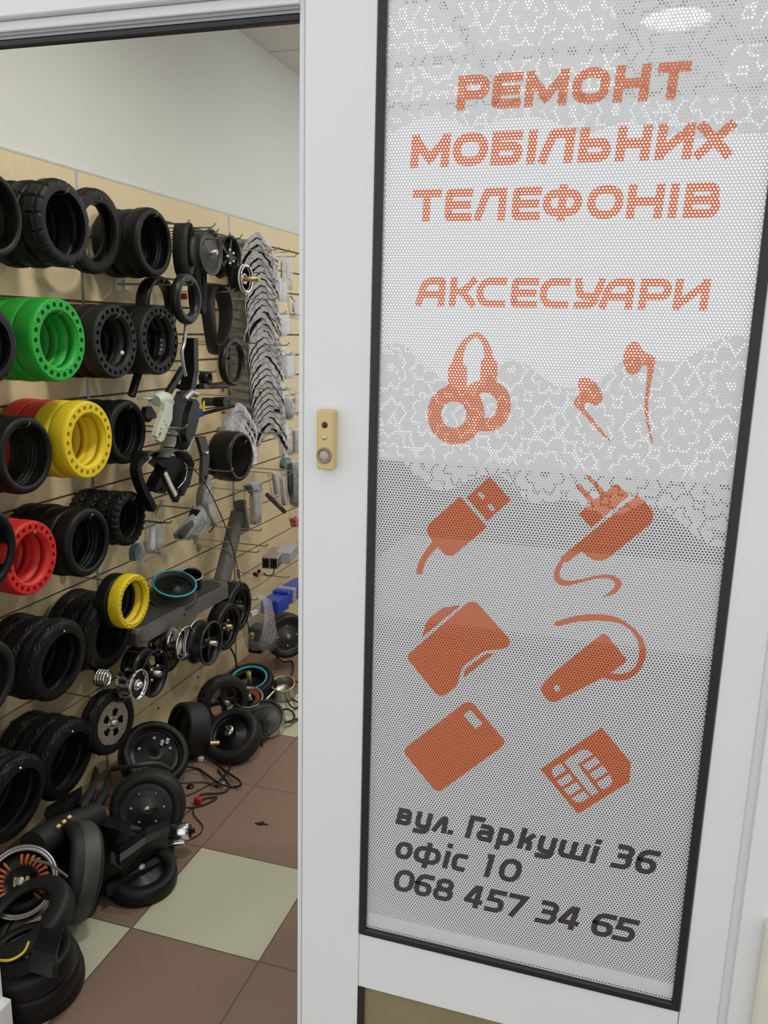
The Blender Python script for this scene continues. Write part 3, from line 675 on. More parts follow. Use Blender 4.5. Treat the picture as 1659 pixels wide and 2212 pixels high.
# ================================================================== tyres on the hooks
def tyre_mb(kind, R, w, hr):
    b = MB(); rb = hr * R; sg = lambda v, e: (abs(v) ** e) * (1 if v >= 0 else -1)
    if kind in ('hole', 'tri'):
        n = 96; x = w / 2; ro, ri = R * 0.945, R * hr
        prof = [(-x, ro), (-x * .93, R * .972), (-x * .6, R * .995), (0, R), (x * .6, R * .995), (x * .93, R * .972), (x, ro)]
        b.lathe(prof, n)
        b.lathe([(x, R * (hr + .055)), (x - .003, R * (hr + .05)), (x - .003, ri), (x * .1, ri), (x * .1, ri * 1.06), (-x * .1, ri * 1.06), (-x * .1, ri), (-x, ri)], n)
        ring = lambda r, xx, m=n: [(r * cos(2 * pi * k / m), r * sin(2 * pi * k / m)) for k in range(m)]
        hs, rh, q = [], R * min(.066, (.89 - hr) * .36), 22
        if kind == 'tri':
            for k in range(34):
                a = 2 * pi * k / 34; r0, r1 = (R * (hr + .065), R * .935) if k % 2 else (R * .935, R * (hr + .065)); e = .062
                hs.append([(r1 * cos(a - e), r1 * sin(a - e)), (r1 * cos(a + e), r1 * sin(a + e)), (r0 * cos(a), r0 * sin(a))])
        for k in range(q if kind == 'hole' else 0):
            a = 2 * pi * k / q; r = R * (hr + .055 + .945) / 2
            hs.append([(r * cos(a) + rh * cos(t * pi / 5), r * sin(a) + rh * sin(t * pi / 5)) for t in range(10)])
            for rr in (R * .915, R * (hr + .085)):
                a2 = a + pi / q; hs.append([(rr * cos(a2) + rh * .3 * cos(t * 2 * pi / 3), rr * sin(a2) + rh * .3 * sin(t * 2 * pi / 3)) for t in range(3)])
        loops = [ring(ro, x), ring(R * (hr + .055), x)] + hs
        tri = tessellate_polygon([[Vector((p[0], p[1], 0)) for p in l] for l in loops])
        b.add([(x, p[0], p[1]) for l in loops for p in l], [tuple(t) for t in tri])
        for h in hs:
            m = len(h); b.add([(x, p[0], p[1]) for p in h] + [(x - .02, p[0], p[1]) for p in h], [(i, (i + 1) % m, (i + 1) % m + m, i + m) for i in range(m)] + [tuple(range(m, 2 * m))])
        lo2 = [ring(ro, -x), ring(ri, -x)]; tri = tessellate_polygon([[Vector((p[0], p[1], 0)) for p in l] for l in lo2])
        b.add([(-x, p[0], p[1]) for l in lo2 for p in l], [tuple(t[::-1]) for t in tri])
        return b
    m = 16; prof = []; EX = .42 if kind == 'smooth' else .55
    for t in range(m + 1):
        a = pi * t / m; prof.append((-w / 2 * sg(cos(a), .62), rb + (R - rb) * sin(a) ** EX))
    th = 0.010
    for t in range(m, -1, -1):
        a = pi * t / m; prof.append((-(w / 2 - th) * sg(cos(a), .62) * .96, rb + (R - rb - th) * sin(a) ** EX - 0.0005))
    n = 40 if kind == 'smooth' else 120
    if kind == 'smooth': return b.lathe(prof, 72, True)
    vs, fs, q = [], [], len(prof)
    for k in range(n):
        t = 2 * pi * k / n
        for i, (x, r) in enumerate(prof):
            d = 0
            if i <= m:
                j = i - m / 2                               # -8 .. 8 across the tread
                if kind == 'block' and abs(j) < 7: d = .0045 if (k % 8 == 0 or abs(abs(j) - 2) < .5) else 0
                if kind == 'road' and 1 < abs(j) < 7: d = .003 if (k + int(abs(j)) * 2) % 10 < 2 else 0
                if kind == 'road' and abs(j) < .6: d = .003
                if kind == 'knob' and abs(j) > 1: d = .006 if (k % 5 < 2) and abs(j) < 7.5 else 0
            vs.append((x, (r - d) * cos(t), (r - d) * sin(t)))
    for k in range(n):
        k2 = (k + 1) % n
        for i in range(q): fs.append((k * q + i, k * q + (i + 1) % q, k2 * q + (i + 1) % q, k2 * q + i))
    return b.add(vs, fs, kind == 'smooth')
TC = {}; FRONT = [None]
def tyre_mesh(kind, m, R, w, hr):
    key = (kind, m, round(R, 3), w, hr)
    if key not in TC: TC[key] = tyre_mb(kind, R, w, hr).mesh('tyre', m)
    return TC[key]
def hook(y, z, x1, label, up=0.014, r=0.0026, x0=XW):
    """single steel display hook pushed into a slot of the wall"""
    t = thing('wall_hook', label, 'hook', (x0, y, z), None, 'steel hooks on the slat wall')
    part('rod', MB().tube([(0.004, 0, 0), (x1 - x0 - .016, 0, 0), (x1 - x0 - .008, 0, up * .25), (x1 - x0, 0, up)], r, 8), 'steel', t)
    part('slot_clip', MB().bbox((0.0006, -.012, -.02), (0.005, .012, .014), .001), 'steel', t)
    return t
def px_hook(px, py, L, label, up=0.012):
    """hook seen with its tip at a pixel, sticking out L from the wall"""
    p = W(px, py, XW + L); return hook(p.y, p.z - up, XW + L, label, up, .0024)
def stack(px, py, h, kind, mats, n, w, hr, what, place, Xf=None, jit=.004, lean=0.0, cat='tyre'):
    Xf = Xf or XW + .018 + n * w
    c = W(px, py, Xf); R = (W(px, py - h / 2, Xf).z - W(px, py + h / 2, Xf).z) / 2
    for k in range(n):
        m = mats[min(k, len(mats) - 1)]
        me = tyre_mesh(kind, m, R, w, hr)
        s = 1 if k == 0 else 0
        loc = Vector((Xf - w * (k + .5), c.y + (0 if s else random.uniform(-jit, jit)), c.z + (0 if s else random.uniform(-jit, 0))))
        rot = Matrix.Rotation(lean, 3, 'Y') @ Matrix.Rotation(0 if s else random.uniform(-.03, .03), 3, 'Z') @ Matrix.Rotation(random.uniform(0, 6), 3, 'X')
        wh = what if isinstance(what, str) else what[min(k, len(what) - 1)]
        lab = f'{wh}, frontmost {place}' if n > 1 and k == 0 else (f'{wh} {place}' if n == 1 else f'{wh}, {ORD[k]} from front, {place}')
        o = link('tyre', me, None, loc, rot); tag(o, lab, cat, 'tyres hung on the slat wall')
        if k == 0: FRONT[0] = o
    hook(c.y, c.z + hr * R - .0065, Xf + .014, f'steel hook carrying the tyres {place}')
    return c, R
B = 'rubber'
stack(-12, 462, 190, 'smooth', [B], 3, .062, .80, 'large black smooth tyre', 'at the top left edge of the doorway', XW + .27)
stack(143, 482, 190, 'block', [B], 3, .062, .72, 'large black block-tread tyre', 'at the top left above the green tyres', XW + .25)
stack(214, 500, 186, 'road', [B], 1, .05, .70, 'narrow worn black tyre', 'at the top between the block-tread and smooth tyres', XW + .15, lean=.12)
stack(336, 524, 150, 'smooth', [B], 3, .055, .78, 'black smooth tyre', 'at the top beside the dark grey rims')
stack(-20, 745, 180, 'block', [B], 3, .060, .68, 'black block-tread tyre', 'left of the green tyres', XW + .27)
stack(129, 735, 184, 'hole', ['green'], 3, .060, .66, 'bright green punched solid tyre', 'left of the black punched tyres', XW + .26)
stack(252, 738, 162, 'hole', ['rubber2', B], 3, .056, .68, 'black punched solid tyre', 'right next to the green tyres')
c_am, R_am = stack(347, 735, 152, 'hole', ['rubber2', B], 3, .056, .68, 'black punched solid tyre', 'right of its punched twin under the black tube')
A_front = FRONT[0]
stack(60, 984, 172, 'smooth', [B], 2, .060, .78, 'black smooth tyre', 'in front of the dark red tyres', XW + .22)
stack(193, 951, 170, 'hole', ['yellow', 'yellow', 'red'], 4, .055, .66, ['yellow punched solid tyre', 'yellow punched solid tyre', 'dull red solid tyre'], 'in the middle of the tyre rows')
stack(279, 934, 140, 'smooth', [B], 3, .050, .76, 'black smooth tyre', 'right of the yellow tyres')
stack(-28, 1190, 190, 'smooth', [B], 2, .060, .76, 'black smooth tyre', 'left of the red tyres at the doorway edge', XW + .27)
stack(70, 1206, 162, 'hole', ['red'], 3, .060, .66, 'bright red punched solid tyre', 'below the black smooth tyres at the left', XW + .25)
stack(194, 1172, 150, 'smooth', [B], 4, .055, .76, 'black smooth tyre', 'right of the red tyres')
stack(285, 1121, 118, 'knob', [B], 4, .045, .74, 'small black knobby tyre', 'above the thin yellow tyre')
stack(-30, 1475, 186, 'smooth', ['rubber2'], 2, .062, .76, 'worn black smooth tyre', 'at the left edge below the red tyres', XW + .27, lean=.1)
stack(134, 1427, 176, 'road', [B], 3, .060, .70, 'black grooved road tyre', 'on the lower left hook above the lowest tyres', XW + .25, lean=.10)
stack(243, 1366, 168, 'road', [B], 3, .056, .66, 'black grooved road tyre', 'right below the thin yellow tyre', lean=.08)
stack(291, 1300, 116, 'tri', ['yellow', B], 2, .042, .76, ['thin yellow tyre with triangular cut-outs', 'thin black tyre'], 'beside the scooter deck end', XW + .26)
stack(152, 1641, 172, 'road', [B], 3, .060, .70, 'black grooved road tyre', 'low down left of the brake disc wheel', lean=.12)
stack(40, 1726, 186, 'road', [B], 3, .060, .72, 'black grooved road tyre', 'lowest on the wall at the left edge', XW + .28, lean=.12)
# small paper dots stuck in the tyre holes
def dot(px, py, X, r, label):
    p = W(px, py, X); solo('sticker', MB().lathe([(0, 0), (.0006, r), (0, r)], 16).move(face((.75, -.6, .1)).to_4x4()), 'card', label, 'sticker', p)
dot(264, 762, XW + .21, .006, 'round white sticker inside the left black punched tyre')
dot(213, 929, XW + .20, .006, 'round white sticker inside the front yellow tyre')
# moulded white letters inside the right black punched tyre
b = MB()
for k, ch in enumerate('АКМУ'):
    a = radians(-4 - k * 12); rr = R_am * .665
    for pts, cl in G.get(ch, ()):
        pp = [(p[0] * .007, p[1] * .010, 0) for p in pts]
        for q in stroke(rounded(pp, cl), cl, .0018):
            vs = []
            for v in q:
                aa = a + v.x / rr
                vs.append((-.010 - v.y, rr * cos(aa), rr * sin(aa)))
            b.add(vs, [(0, 1, 2, 3)])
let = part('moulded_letters', b, 'card', A_front, 'small white letters'); let.matrix_parent_inverse = Matrix.Identity(4)
let.matrix_parent_inverse = Matrix.Rotation(-A_front.matrix_world.to_euler().x, 4, 'X')

# ================================================================== wheels, rims and motors
def sweep(b, path, prof, side, caps=True, smooth=False, scale=None):
    """cross-section (a, b) carried along a path; a runs along side, b along the path's normal"""
    path = [Vector(p) for p in path]; side = Vector(side).normalized(); rings = []
    for i, p in enumerate(path):
        t = (path[min(i + 1, len(path) - 1)] - path[max(i - 1, 0)]).normalized(); n = side.cross(t).normalized()
        k = scale[i] if scale else 1
        rings.append([p + side * a * k + n * c * k for a, c in prof])
    return b.loft(rings, caps, smooth)
RECT = lambda w, t: [(-w / 2, -t / 2), (w / 2, -t / 2), (w / 2, t / 2), (-w / 2, t / 2)]
def wheel(name, label, cat, loc, nrm, R, w, tyre=None, hr=.72, rim=None, style='disc', rimm='grey', hub='alu', roll=0.0, bolts=0, lip=None, group=None, axle=.02, nsp=5, tw=None, back=False):
    t = thing(name, label, cat, loc, face(nrm, roll), group)
    ri = R
    if tyre:
        part('tyre', tyre_mb(tyre[0], R, w, hr), tyre[1], t); ri = R * hr + .003
    wi = w * (.62 if tyre else 1); x = wi / 2
    lipm = lip or rimm
    b = MB().lathe([(-x, ri), (-x, ri - .005), (-x * .4, ri * .86), (x * .4, ri * .86), (x, ri - .005), (x, ri), (x * .55, ri - .004), (x * .4, ri * .90), (-x * .4, ri * .90), (-x * .55, ri - .004)], 56, True)
    part('rim', b, rimm, t)
    if lip: part('rim_lip', MB().lathe([(x - .001, ri - .007), (x + .002, ri - .006), (x + .0025, ri), (x - .001, ri + .001)], 56, True), lip, t, 'bright rim lip')
    if style == 'disc':
        b = MB().lathe([(x * .3, 0), (x * .85, .0), (x * .9, ri * .3), (x * .75, ri * .34), (x * .75, ri * .66), (x * .55, ri * .72), (x * .55, ri * .9)], 48); part('cover', b, rimm, t)
        if bolts:
            for k in range(bolts):
                a = 2 * pi * k / bolts; part('bolt', MB().lathe([(x * .7, .0055), (x * .75 + .003, .005), (x * .75 + .003, 0)], 10, c=(0, ri * .60 * cos(a), ri * .60 * sin(a))), hub, t)
    if style == 'spoke':
        b = MB()
        for k in range(nsp):
            a = 2 * pi * k / nsp
            for s in (-1, 1):
                d = Vector((0, cos(a), sin(a))); u = Vector((0, -sin(a), cos(a)))
            sweep(b, [d * ri * .2, d * ri * .55, d * ri * .89], [(-x * .5, -ri * .10), (x * .7, -ri * .10), (x * .7, ri * .10), (-x * .5, ri * .10)], (1, 0, 0), scale=[1, .85, .9])
        part('spokes', b, rimm, t)
        part('hub', MB().lathe([(-x, ri * .26), (x * .8, ri * .26), (x * .85, ri * .22), (x * .85, 0)], 28), rimm, t)
        for k in range(bolts):
            a = 2 * pi * (k + .5) / bolts; part('bolt', MB().lathe([(x * .8, .006), (x * .85 + .004, .005), (x * .85 + .004, 0)], 10, c=(0, ri * .20 * cos(a) * 1.6, ri * .20 * sin(a) * 1.6)), hub, t)
    if style == 'brake':
        rd = ri * .92; loops = [[(rd * (1 + .015 * cos(8 * a)) * cos(a), rd * (1 + .015 * cos(8 * a)) * sin(a)) for a in [2 * pi * k / 80 for k in range(80)]]]
        hs = []
        for k in range(5):
            a = 2 * pi * k / 5; hs.append([(rd * r_ * cos(a + d), rd * r_ * sin(a + d)) for r_, d in ((.34, -.35), (.66, -.40), (.68, .05), (.60, .25), (.34, .30))])
        for k in range(24):
            a = 2 * pi * k / 24; r_ = rd * (.80 if k % 2 else .90); hs.append([(r_ * cos(a) + rd * .028 * cos(q), r_ * sin(a) + rd * .028 * sin(q)) for q in [2 * pi * j / 6 for j in range(6)]])
        b = MB().prism(loops[0], hs, x + .004, x + .006, Matrix(((0, 1, 0, 0), (1, 0, 0, 0), (0, 0, 1, 0), (0, 0, 0, 1))))
        part('brake_disc', b, 'alu', t, 'pale drilled brake disc')
        part('cover', MB().lathe([(x * .2, 0), (x * .5, ri * .5), (x * .2, ri * .9)], 40), rimm, t)
        for k in range(5):
            a = 2 * pi * (k + .5) / 5; part('bolt', MB().lathe([(x + .005, .006), (x + .009, .005), (x + .009, 0)], 10, c=(0, rd * .25 * cos(a), rd * .25 * sin(a))), 'alu', t)
    if style == 'stator':
        part('stator_core', MB().lathe([(-x, ri * .82), (x * .5, ri * .82), (x * .5, ri * .42), (x * .2, ri * .4), (x * .2, 0)], 48), 'plastic', t)
        b = MB()
        for k in range(27):
            a = 2 * pi * k / 27
            if 8 <= k <= 9 or 17 <= k <= 23: continue
            d = Vector((0, cos(a), sin(a))); u = Vector((0, -sin(a), cos(a)))
            b.tube([d * ri * .50 + Vector((x * .45, 0, 0)), d * ri * .52 + Vector((x * .85, 0, 0)), d * ri * .72 + Vector((x * .85, 0, 0)), d * ri * .74 + Vector((x * .45, 0, 0))], ri * .042, 6)
        part('copper_windings', b, 'copper', t, 'orange copper windings')
        b = MB().lathe([(x * .5, ri * .92), (x * .9, ri * .95), (x * .9, ri * .84), (x * .5, ri * .84)], 48, True); part('magnet_ring', b, 'alu', t, 'grey magnet ring')
        b = MB()
        for k in range(3): b.bbox((x * .3, ri * (-.22 + .16 * k), -ri * .12), (x * .62, ri * (-.10 + .16 * k), ri * .16), .002)
        part('connector_block', b, 'brass', t)
    if style == 'cup':
        part('cover', MB().lathe([(-x * .6, 0), (-x * .55, ri * .86), (-x * .3, ri * .88)], 40), rimm, t)
    if axle:
        part('axle', MB().lathe([(x * .5, .010), (x + axle, .010), (x + axle, .007), (x + axle + .002, 0)], 16), hub, t)
    return t
def wall_wheel(px, py, h, X, *a, nrm=(1, 0, 0), **k):
    c = W(px, py, X); R = (W(px, py - h / 2, X).z - W(px, py + h / 2, X).z) / 2
    name, label, cat, w = a
    t = wheel(name, label, cat, c, nrm, R, w, **k)
    return t, c, R
GW = 'rims and wheels hung on the slat wall'
t, c, R = wall_wheel(445, 545, 102, XW + .22, 'rim', 'dark grey closed rim with pale hub, top row right of the smooth tyres', 'rim', .045, rimm='grey', style='disc', hub='alu', group=GW)
hook(c.y, c.z + R * .80, XW + .27, 'steel hook over the dark grey closed rim')
t, c, R = wall_wheel(487, 555, 94, XW + .20, 'rim', 'black rim with five spokes and silver bolts, top row', 'rim', .05, rimm='plastic', style='spoke', bolts=5, hub='chrome', group=GW, axle=0)
hook(c.y, c.z + R * .84, XW + .27, 'steel hook over the black five-spoke rim')
t, c, R = wall_wheel(520, 602, 60, XW + .25, 'rim', 'small chrome ringed wheel with projecting axle beside the grey mudguards', 'rim', .05, rimm='plastic', style='cup', lip='chrome', hub='brass', group=GW, axle=.05)
part('hub_ring', MB().lathe([(.008, R * .40), (.018, R * .40), (.018, R * .27), (.008, R * .27)], 30, True), 'chrome', t); part('rim_band', MB().lathe([(.016, R * .86), (.020, R * .88), (.020, R * 1.04), (.014, R * 1.05)], 48, True), 'card', t, 'white rim band')
hook(c.y, c.z + R * .8, XW + .30, 'steel hook through the small chrome ringed wheel')
t, c, R = wall_wheel(284, 1477, 66, XW + .26, 'rim', 'chrome spool rim with black centre above the brake disc wheel', 'rim', .055, rimm='chrome', style='cup', lip='chrome', hub='chrome', group=GW, axle=.01)
part('hub_ring', MB().lathe([(.01, R * .36), (.024, R * .36), (.026, R * .32), (.024, R * .22), (.01, R * .22)], 30), 'chrome', t); part('centre_disc', MB().lathe([(.014, 0), (.014, R * .5), (.018, R * .86)], 30), 'plastic', t)
t, c, R = wall_wheel(222, 1464, 36, XW + .20, 'roller_spool', 'small ribbed silver roller left of the chrome spool rim', 'roller', .035, nrm=(.9, .1, 0), rimm='chrome', style='cup', group=GW, axle=0)
b = MB(); [b.lathe([(-.016 + .009 * k, R * .9), (-.012 + .009 * k, R * 1.02), (-.010 + .009 * k, R * .9)], 24) for k in range(4)]; part('ribs', b, 'chrome', t)
t, c, R = wall_wheel(322, 1452, 100, XW + .22, 'rim', 'black spoked rim with grey hub bolts behind the chrome spool rim', 'rim', .05, rimm='plastic', style='spoke', nsp=3, bolts=4, hub='alu', group=GW)
hook(c.y, c.z + R * .82, XW + .27, 'steel hook over the black spoked rim by the chrome spool')
wall_wheel(292, 1436, 78, XW + .10, 'rim', 'plain black rim plate behind the black spoked rim', 'rim', .03, rimm='plastic', style='disc', group=GW, axle=0)
t, c, R = wall_wheel(232, 1559, 134, XW + .20, 'wheel', 'black scooter wheel with pale drilled brake disc, low on the wall', 'wheel', .055, tyre=('road', 'rubber'), hr=.70, style='brake', rimm='plastic', group=GW, nrm=(1, -.12, .05))
hook(c.y, c.z + R * .72, XW + .27, 'steel hook over the brake disc wheel')
wall_wheel(352, 1392, 70, XW + .12, 'rim', 'shiny narrow silver rim hanging left below the scooter deck', 'rim', .05, rimm='chrome', style='cup', group=GW, axle=0)
wall_wheel(368, 1404, 90, XW + .20, 'brake_plate', 'thin black round plate between two silver rims under the deck', 'plate', .008, rimm='plastic', style='disc', group=GW, axle=0)
wall_wheel(388, 1388, 72, XW + .23, 'rim', 'shiny silver rim barrel left of the grey edged rim', 'rim', .05, rimm='chrome', style='cup', group=GW, axle=0)
t, c, R = wall_wheel(441, 1387, 92, XW + .27, 'rim', 'black four-spoke rim with bright edge under the scooter deck', 'rim', .06, rimm='plastic', style='spoke', nsp=4, lip='grey', group=GW, hub='alu')
part('barrel_edge', MB().lathe([(-.04, R * .98), (-.028, R * 1.03), (-.026, R * .96)], 48), 'alu', t)
wall_wheel(482, 1352, 100, XW + .20, 'wheel', 'black wheel with brass hub nuts right of the four-spoke rim', 'wheel', .06, tyre=('smooth', 'tube'), hr=.74, style='spoke', nsp=5, bolts=3, hub='brass', rimm='plastic', group=GW)
wall_wheel(507, 1310, 106, XW + .17, 'wheel', 'black wheel partly hidden behind the front of the scooter deck', 'wheel', .06, tyre=('smooth', 'tube'), hr=.72, style='spoke', nsp=6, bolts=5, hub='grey', rimm='plastic', group=GW)
t, c, R = wall_wheel(617, 1372, 92, XW + .24, 'wheel', 'black motor wheel with grey cover beside the red wires', 'wheel', .08, tyre=('smooth', 'tube'), hr=.72, style='disc', rimm='grey', group=GW, bolts=4, hub='alu', nrm=(.72, -.66, .1), axle=.01)
hook(c.y, c.z + R * .75, XW + .27, 'steel hook above the motor wheel by the red wires')

# tubes hung at the top
def ring_tube(px, py, h, X, r, m, label, nrm=(1, 0, 0), hk=True, flat=1.0):
    c = W(px, py, X); R = (W(px, py - h / 2, X).z - W(px, py + h / 2, X).z) / 2
    n = 56; b = MB(); rings = []
    for k in range(n):
        a = 2 * pi * k / n; d = Vector((0, cos(a), sin(a))); rings.append([d * (R - r + r * cos(q)) + Vector((r * sin(q) * flat, 0, 0)) for q in [2 * pi * j / 14 for j in range(14)]])
    rings.append(rings[0]); b.loft(rings, False, True)
    o = solo('inner_tube', b, m, label, 'inner tube', c, face(nrm), 'rubber tubes hung on hooks')
    if hk: hook(c.y, c.z + R - 2 * r - .005, X + .03, 'steel hook through the ' + label)
    return c, R
c, R = ring_tube(402, 646, 112, XW + .26, .0165, 'tube', 'fat black inner tube with a red valve tag inside')
tg = W(398, 640, XW + .013); b = MB().bbox((-.012, -.008, -.012), (.012, .008, .012), .004); solo('valve_tag', b, 'wire_r', 'small red tag behind the fat black inner tube', 'tag', tg)
ring_tube(340, 660, 130, XW + .12, .012, 'tube', 'black inner tube half hidden behind the fat one', flat=2.2)
ring_tube(501, 783, 104, XW + .24, .010, 'tube', 'thin black rubber ring in front of the grey mudguards', flat=1.5)
# slack twisted tube
c = W(466, 690, XW + .16); pts = []
for k in range(33):
    a = 2 * pi * k / 32; pts.append(Vector((.012 * sin(2 * a + .6), .062 * cos(a) * (1.05 - .2 * sin(a)), .122 * sin(a))))
b = MB(); rings = []
for k in range(32):
    a = 2 * pi * k / 32; p = pts[k]; d = (pts[(k + 1) % 32] - pts[k - 1]).normalized(); s = Vector((1, .28 * sin(a), .25 * cos(a))).normalized(); n = d.cross(s).normalized()
    rings.append([p + s * .030 * cos(q) + n * .009 * sin(q) for q in [2 * pi * j / 12 for j in range(12)]])
rings.append(rings[0]); b.loft(rings, False, True)
solo('inner_tube', b, 'rubber2', 'slack twisted black tube hanging right of the fat inner tube', 'inner tube', c, None, 'rubber tubes hung on hooks')
hook(c.y, c.z + .100, XW + .24, 'steel hook through the slack twisted tube')
# rubber belt hanging at the top
c = W(398, 540, XW + .18); b = MB()
pts = [Vector((.0, .028 * sin(a), .085 * cos(a))) for a in [2 * pi * k / 28 for k in range(29)]]
sweep(b, pts, RECT(.055, .006), (1, 0, 0), False, True); solo('rubber_belt', b, 'rubber2', 'dull black rubber band between the smooth tyres and the dark grey rim', 'belt', c, None)
hook(c.y, c.z + .072, XW + .30, 'steel hook through the dull black rubber band')
c = W(425, 560, XW + .20); b = MB()
pts = [Vector((.0, .022 * sin(a), .13 * cos(a) - .05)) for a in [2 * pi * k / 28 for k in range(29)]]
sweep(b, pts, RECT(.05, .005), (1, 0, 0), False, True); solo('rubber_belt', b, 'rubber', 'long black rubber band hanging beside the dark grey rim', 'belt', c, None)
hook(c.y, c.z + .066, XW + .29, 'steel hook through the long black rubber band')
# black smooth tyre held by two hooks
c = W(523, 987, XW + .27); R = (W(523, 934, XW + .27).z - W(523, 1043, XW + .27).z) / 2
o = link('tyre', tyre_mb('smooth', R, .10, .80).mesh('tyre', 'tube'), None, c - Vector((.05, 0, 0)), face((1, -.05, 0))); tag(o, 'wide black smooth tyre held by two hooks below the short grey stack', 'tyre', 'tyres hung on the slat wall')
px_hook(532, 952, .28, 'upper of the two steel hooks at the wide smooth tyre'); px_hook(503, 1012, .30, 'lower of the two steel hooks at the wide smooth tyre')

# ================================================================== nested grey mudguards
def arch_mb(w, hgt, d):
    """wrapped mudguard: an arched sheet with a crumpled rim"""
    b = MB(); pr = []
    for k in range(15):
        u = -cos(pi * k / 14); pr.append((w / 2 * u, -hgt * abs(u) ** 1.7))
    pr = [(-w / 2 - .004, -hgt - .03)] + pr + [(w / 2 + .010, -hgt - .025)]
    th = .021; rings = []
    for j in range(6):
        y = -d / 2 + d * j / 5; e = .003 * sin(j * 2.1)
        rings.append([Vector((x + .003 * sin(3 * i + j), y + .004 * sin(i * 1.7), z + e + .002 * sin(5 * i + 2 * j))) for i, (x, z) in enumerate(pr)])
    o = len(rings[0])
    b.loft(rings, False, True, False)
    b.loft([[p - Vector((0, 0, th)) for p in r] for r in rings], False, True, False)
    for r in (rings[0], rings[-1]): b.loft([r, [p - Vector((0, 0, th)) for p in r]], False, False, False)
    return b
me_a = arch_mb(.125, .078, .13).mesh('mudguard', 'silver')
def nest(n, p0, p1, X, where):
    a, c = W(*p0, X), W(*p1, X)
    for k in range(n):
        p = a.lerp(c, k / (n - 1)) + Vector((random.uniform(-.006, .006), random.uniform(-.006, .006), 0))
        o = link('mudguard', me_a, None, p, Matrix.Rotation(random.uniform(-.08, .08) + .42, 3, 'Z') @ Matrix.Rotation(random.uniform(-.05, .05), 3, 'Y'))
        nm = 'topmost' if k == 0 else ('lowest' if k == n - 1 else ORD[k] + ' from the top')
        tag(o, f'grey wrapped mudguard, {nm} in the {where}', 'mudguard', 'grey mudguards in the ' + where)
ORD[0] = 'first'
nest(32, (557, 505), (585, 925), XW + .16, 'tall nested column')
nest(9, (512, 872), (507, 935), XW + .17, 'short nested stack')
ORD[0] = 'front'
# clear wrapped ends filling the wall side of the tall column
b = MB(); a0, a1 = W(527, 520, XW + .06), W(530, 905, XW + .06); rings = []
for k in range(41):
    p = a0.lerp(a1, k / 40); e = .016 * (k % 2)
    rings.append([p + Vector((x * (1 + e * 8) , y, 0)) for x, y in ((-.045, -.05), (.045, -.055 - e), (.06, .03), (-.045, .05))])
b.loft(rings, True, False); solo('wrapped_bundle', b, 'wrapdk', 'dark clear-wrapped bundle between the wall and the tall grey column', 'bundle')
for i, (px, py) in enumerate(((603, 533), (626, 538), (573, 582), (600, 640), (558, 735), (625, 740), (620, 836), (560, 852), (612, 932))):
    px_hook(px, py, .30, f'steel hook sticking out of the tall grey column, {"first second third fourth fifth sixth seventh eighth ninth".split()[i]} from the top')
for px, py, l in ((410, 474, 'top edge hook above the dull black rubber band'), (454, 490, 'bare steel hook above the dark grey rim'), (498, 503, 'bare steel hook above the five-spoke rim')):
    px_hook(px, py, .27, l)

# ================================================================== scooter parts in the middle of the wall
def wpath(pts, X, dx=0.0):
    """points on the photo at distance X, optionally drawn towards the room by dx per point"""
    return [W(x, y, X + dx * i) for i, (x, y) in enumerate(pts)]
def plate(name, pts, X, th, m, label, cat, parent=None, holes=(), group=None, bev=0):
    """flat plate parallel to the wall, outline taken on the photo"""
    o = sum((W(x, y, X) for x, y in pts), Vector()) / len(pts)
    l = lambda q: [((lambda v: (v.y, v.z))(W(x, y, X) - o)) for x, y in q]
    M = Matrix(((0, 1, 0, 0), (1, 0, 0, 0), (0, 0, 1, 0), (0, 0, 0, 1)))
    b = MB().prism(l(pts), [l(h) for h in holes], -th / 2, th / 2, M)
    if parent:
        b.move(Matrix.Translation(o - Vector(parent.location))); return part(name, b, m, parent, label)
    return solo(name, b, m, label, cat, o, None, group)
def rod(name, pts, X, r, m, label, cat, parent=None, n=10, dx=0.0, sm=0):
    p = wpath(pts, X, dx)
    if sm: p = spline(p, sm)
    o = Vector(parent.location) if parent else sum(p, Vector()) / len(p)
    b = MB().tube([q - o for q in p], r, n)
    if parent: return part(name, b, m, parent, label)
    return solo(name, b, m, label, cat, o)
SP = 'loose scooter parts on the wall hooks'
X1 = XW + .20
# pale fork with its black steering tube
o0 = W(350, 900, X1)
t = thing('scooter_fork', 'pale greenish white scooter fork with black steering tube hanging right of the black smooth tyre', 'fork', o0, None, SP)
def tp(name, b, m, lab=None): b.move(Matrix.Translation(-Vector(t.location))); return part(name, b, m, t, lab)
tp('steering_tube', MB().tube(wpath([(355, 862), (394, 797)], X1), .0125, 16), 'plastic', 'black steering tube')
b = MB(); b.tube(wpath([(336, 866), (346, 860), (358, 862), (366, 872)], X1), [.020, .024, .024, .018], 14); tp('crown', b, 'pale')
def legplate(pts, holes, th, X, name, m):
    q = plate(name, pts, X, th, m, None, None, t, holes); return q
legplate([(352, 866), (369, 872), (368, 905), (350, 950), (343, 955), (337, 951), (342, 946), (345, 936), (340, 932), (337, 945), (331, 941), (333, 930), (345, 897), (350, 888)], [[(349, 909), (352, 909), (352, 912), (349, 912)], [(353, 916), (356, 916), (356, 919), (353, 919)], [(342, 925), (346, 925), (346, 928), (342, 928)]], .016, X1 + .02, 'fork_leg', 'pale')
b = MB(); sweep(b, spline(wpath([(345, 872), (332, 864), (318, 860), (308, 862)], X1 - .03), 4), RECT(.045, .004), (1, 0, 0), True, True); tp('mudguard_arm', b, 'pale')
b = MB(); sweep(b, spline(wpath([(366, 905), (368, 930), (365, 955), (358, 975), (344, 985), (334, 975)], X1 - .05), 4), RECT(.055, .004), (1, 0, 0), True, True); tp('mudguard', b, 'pale', 'pale curved mudguard')
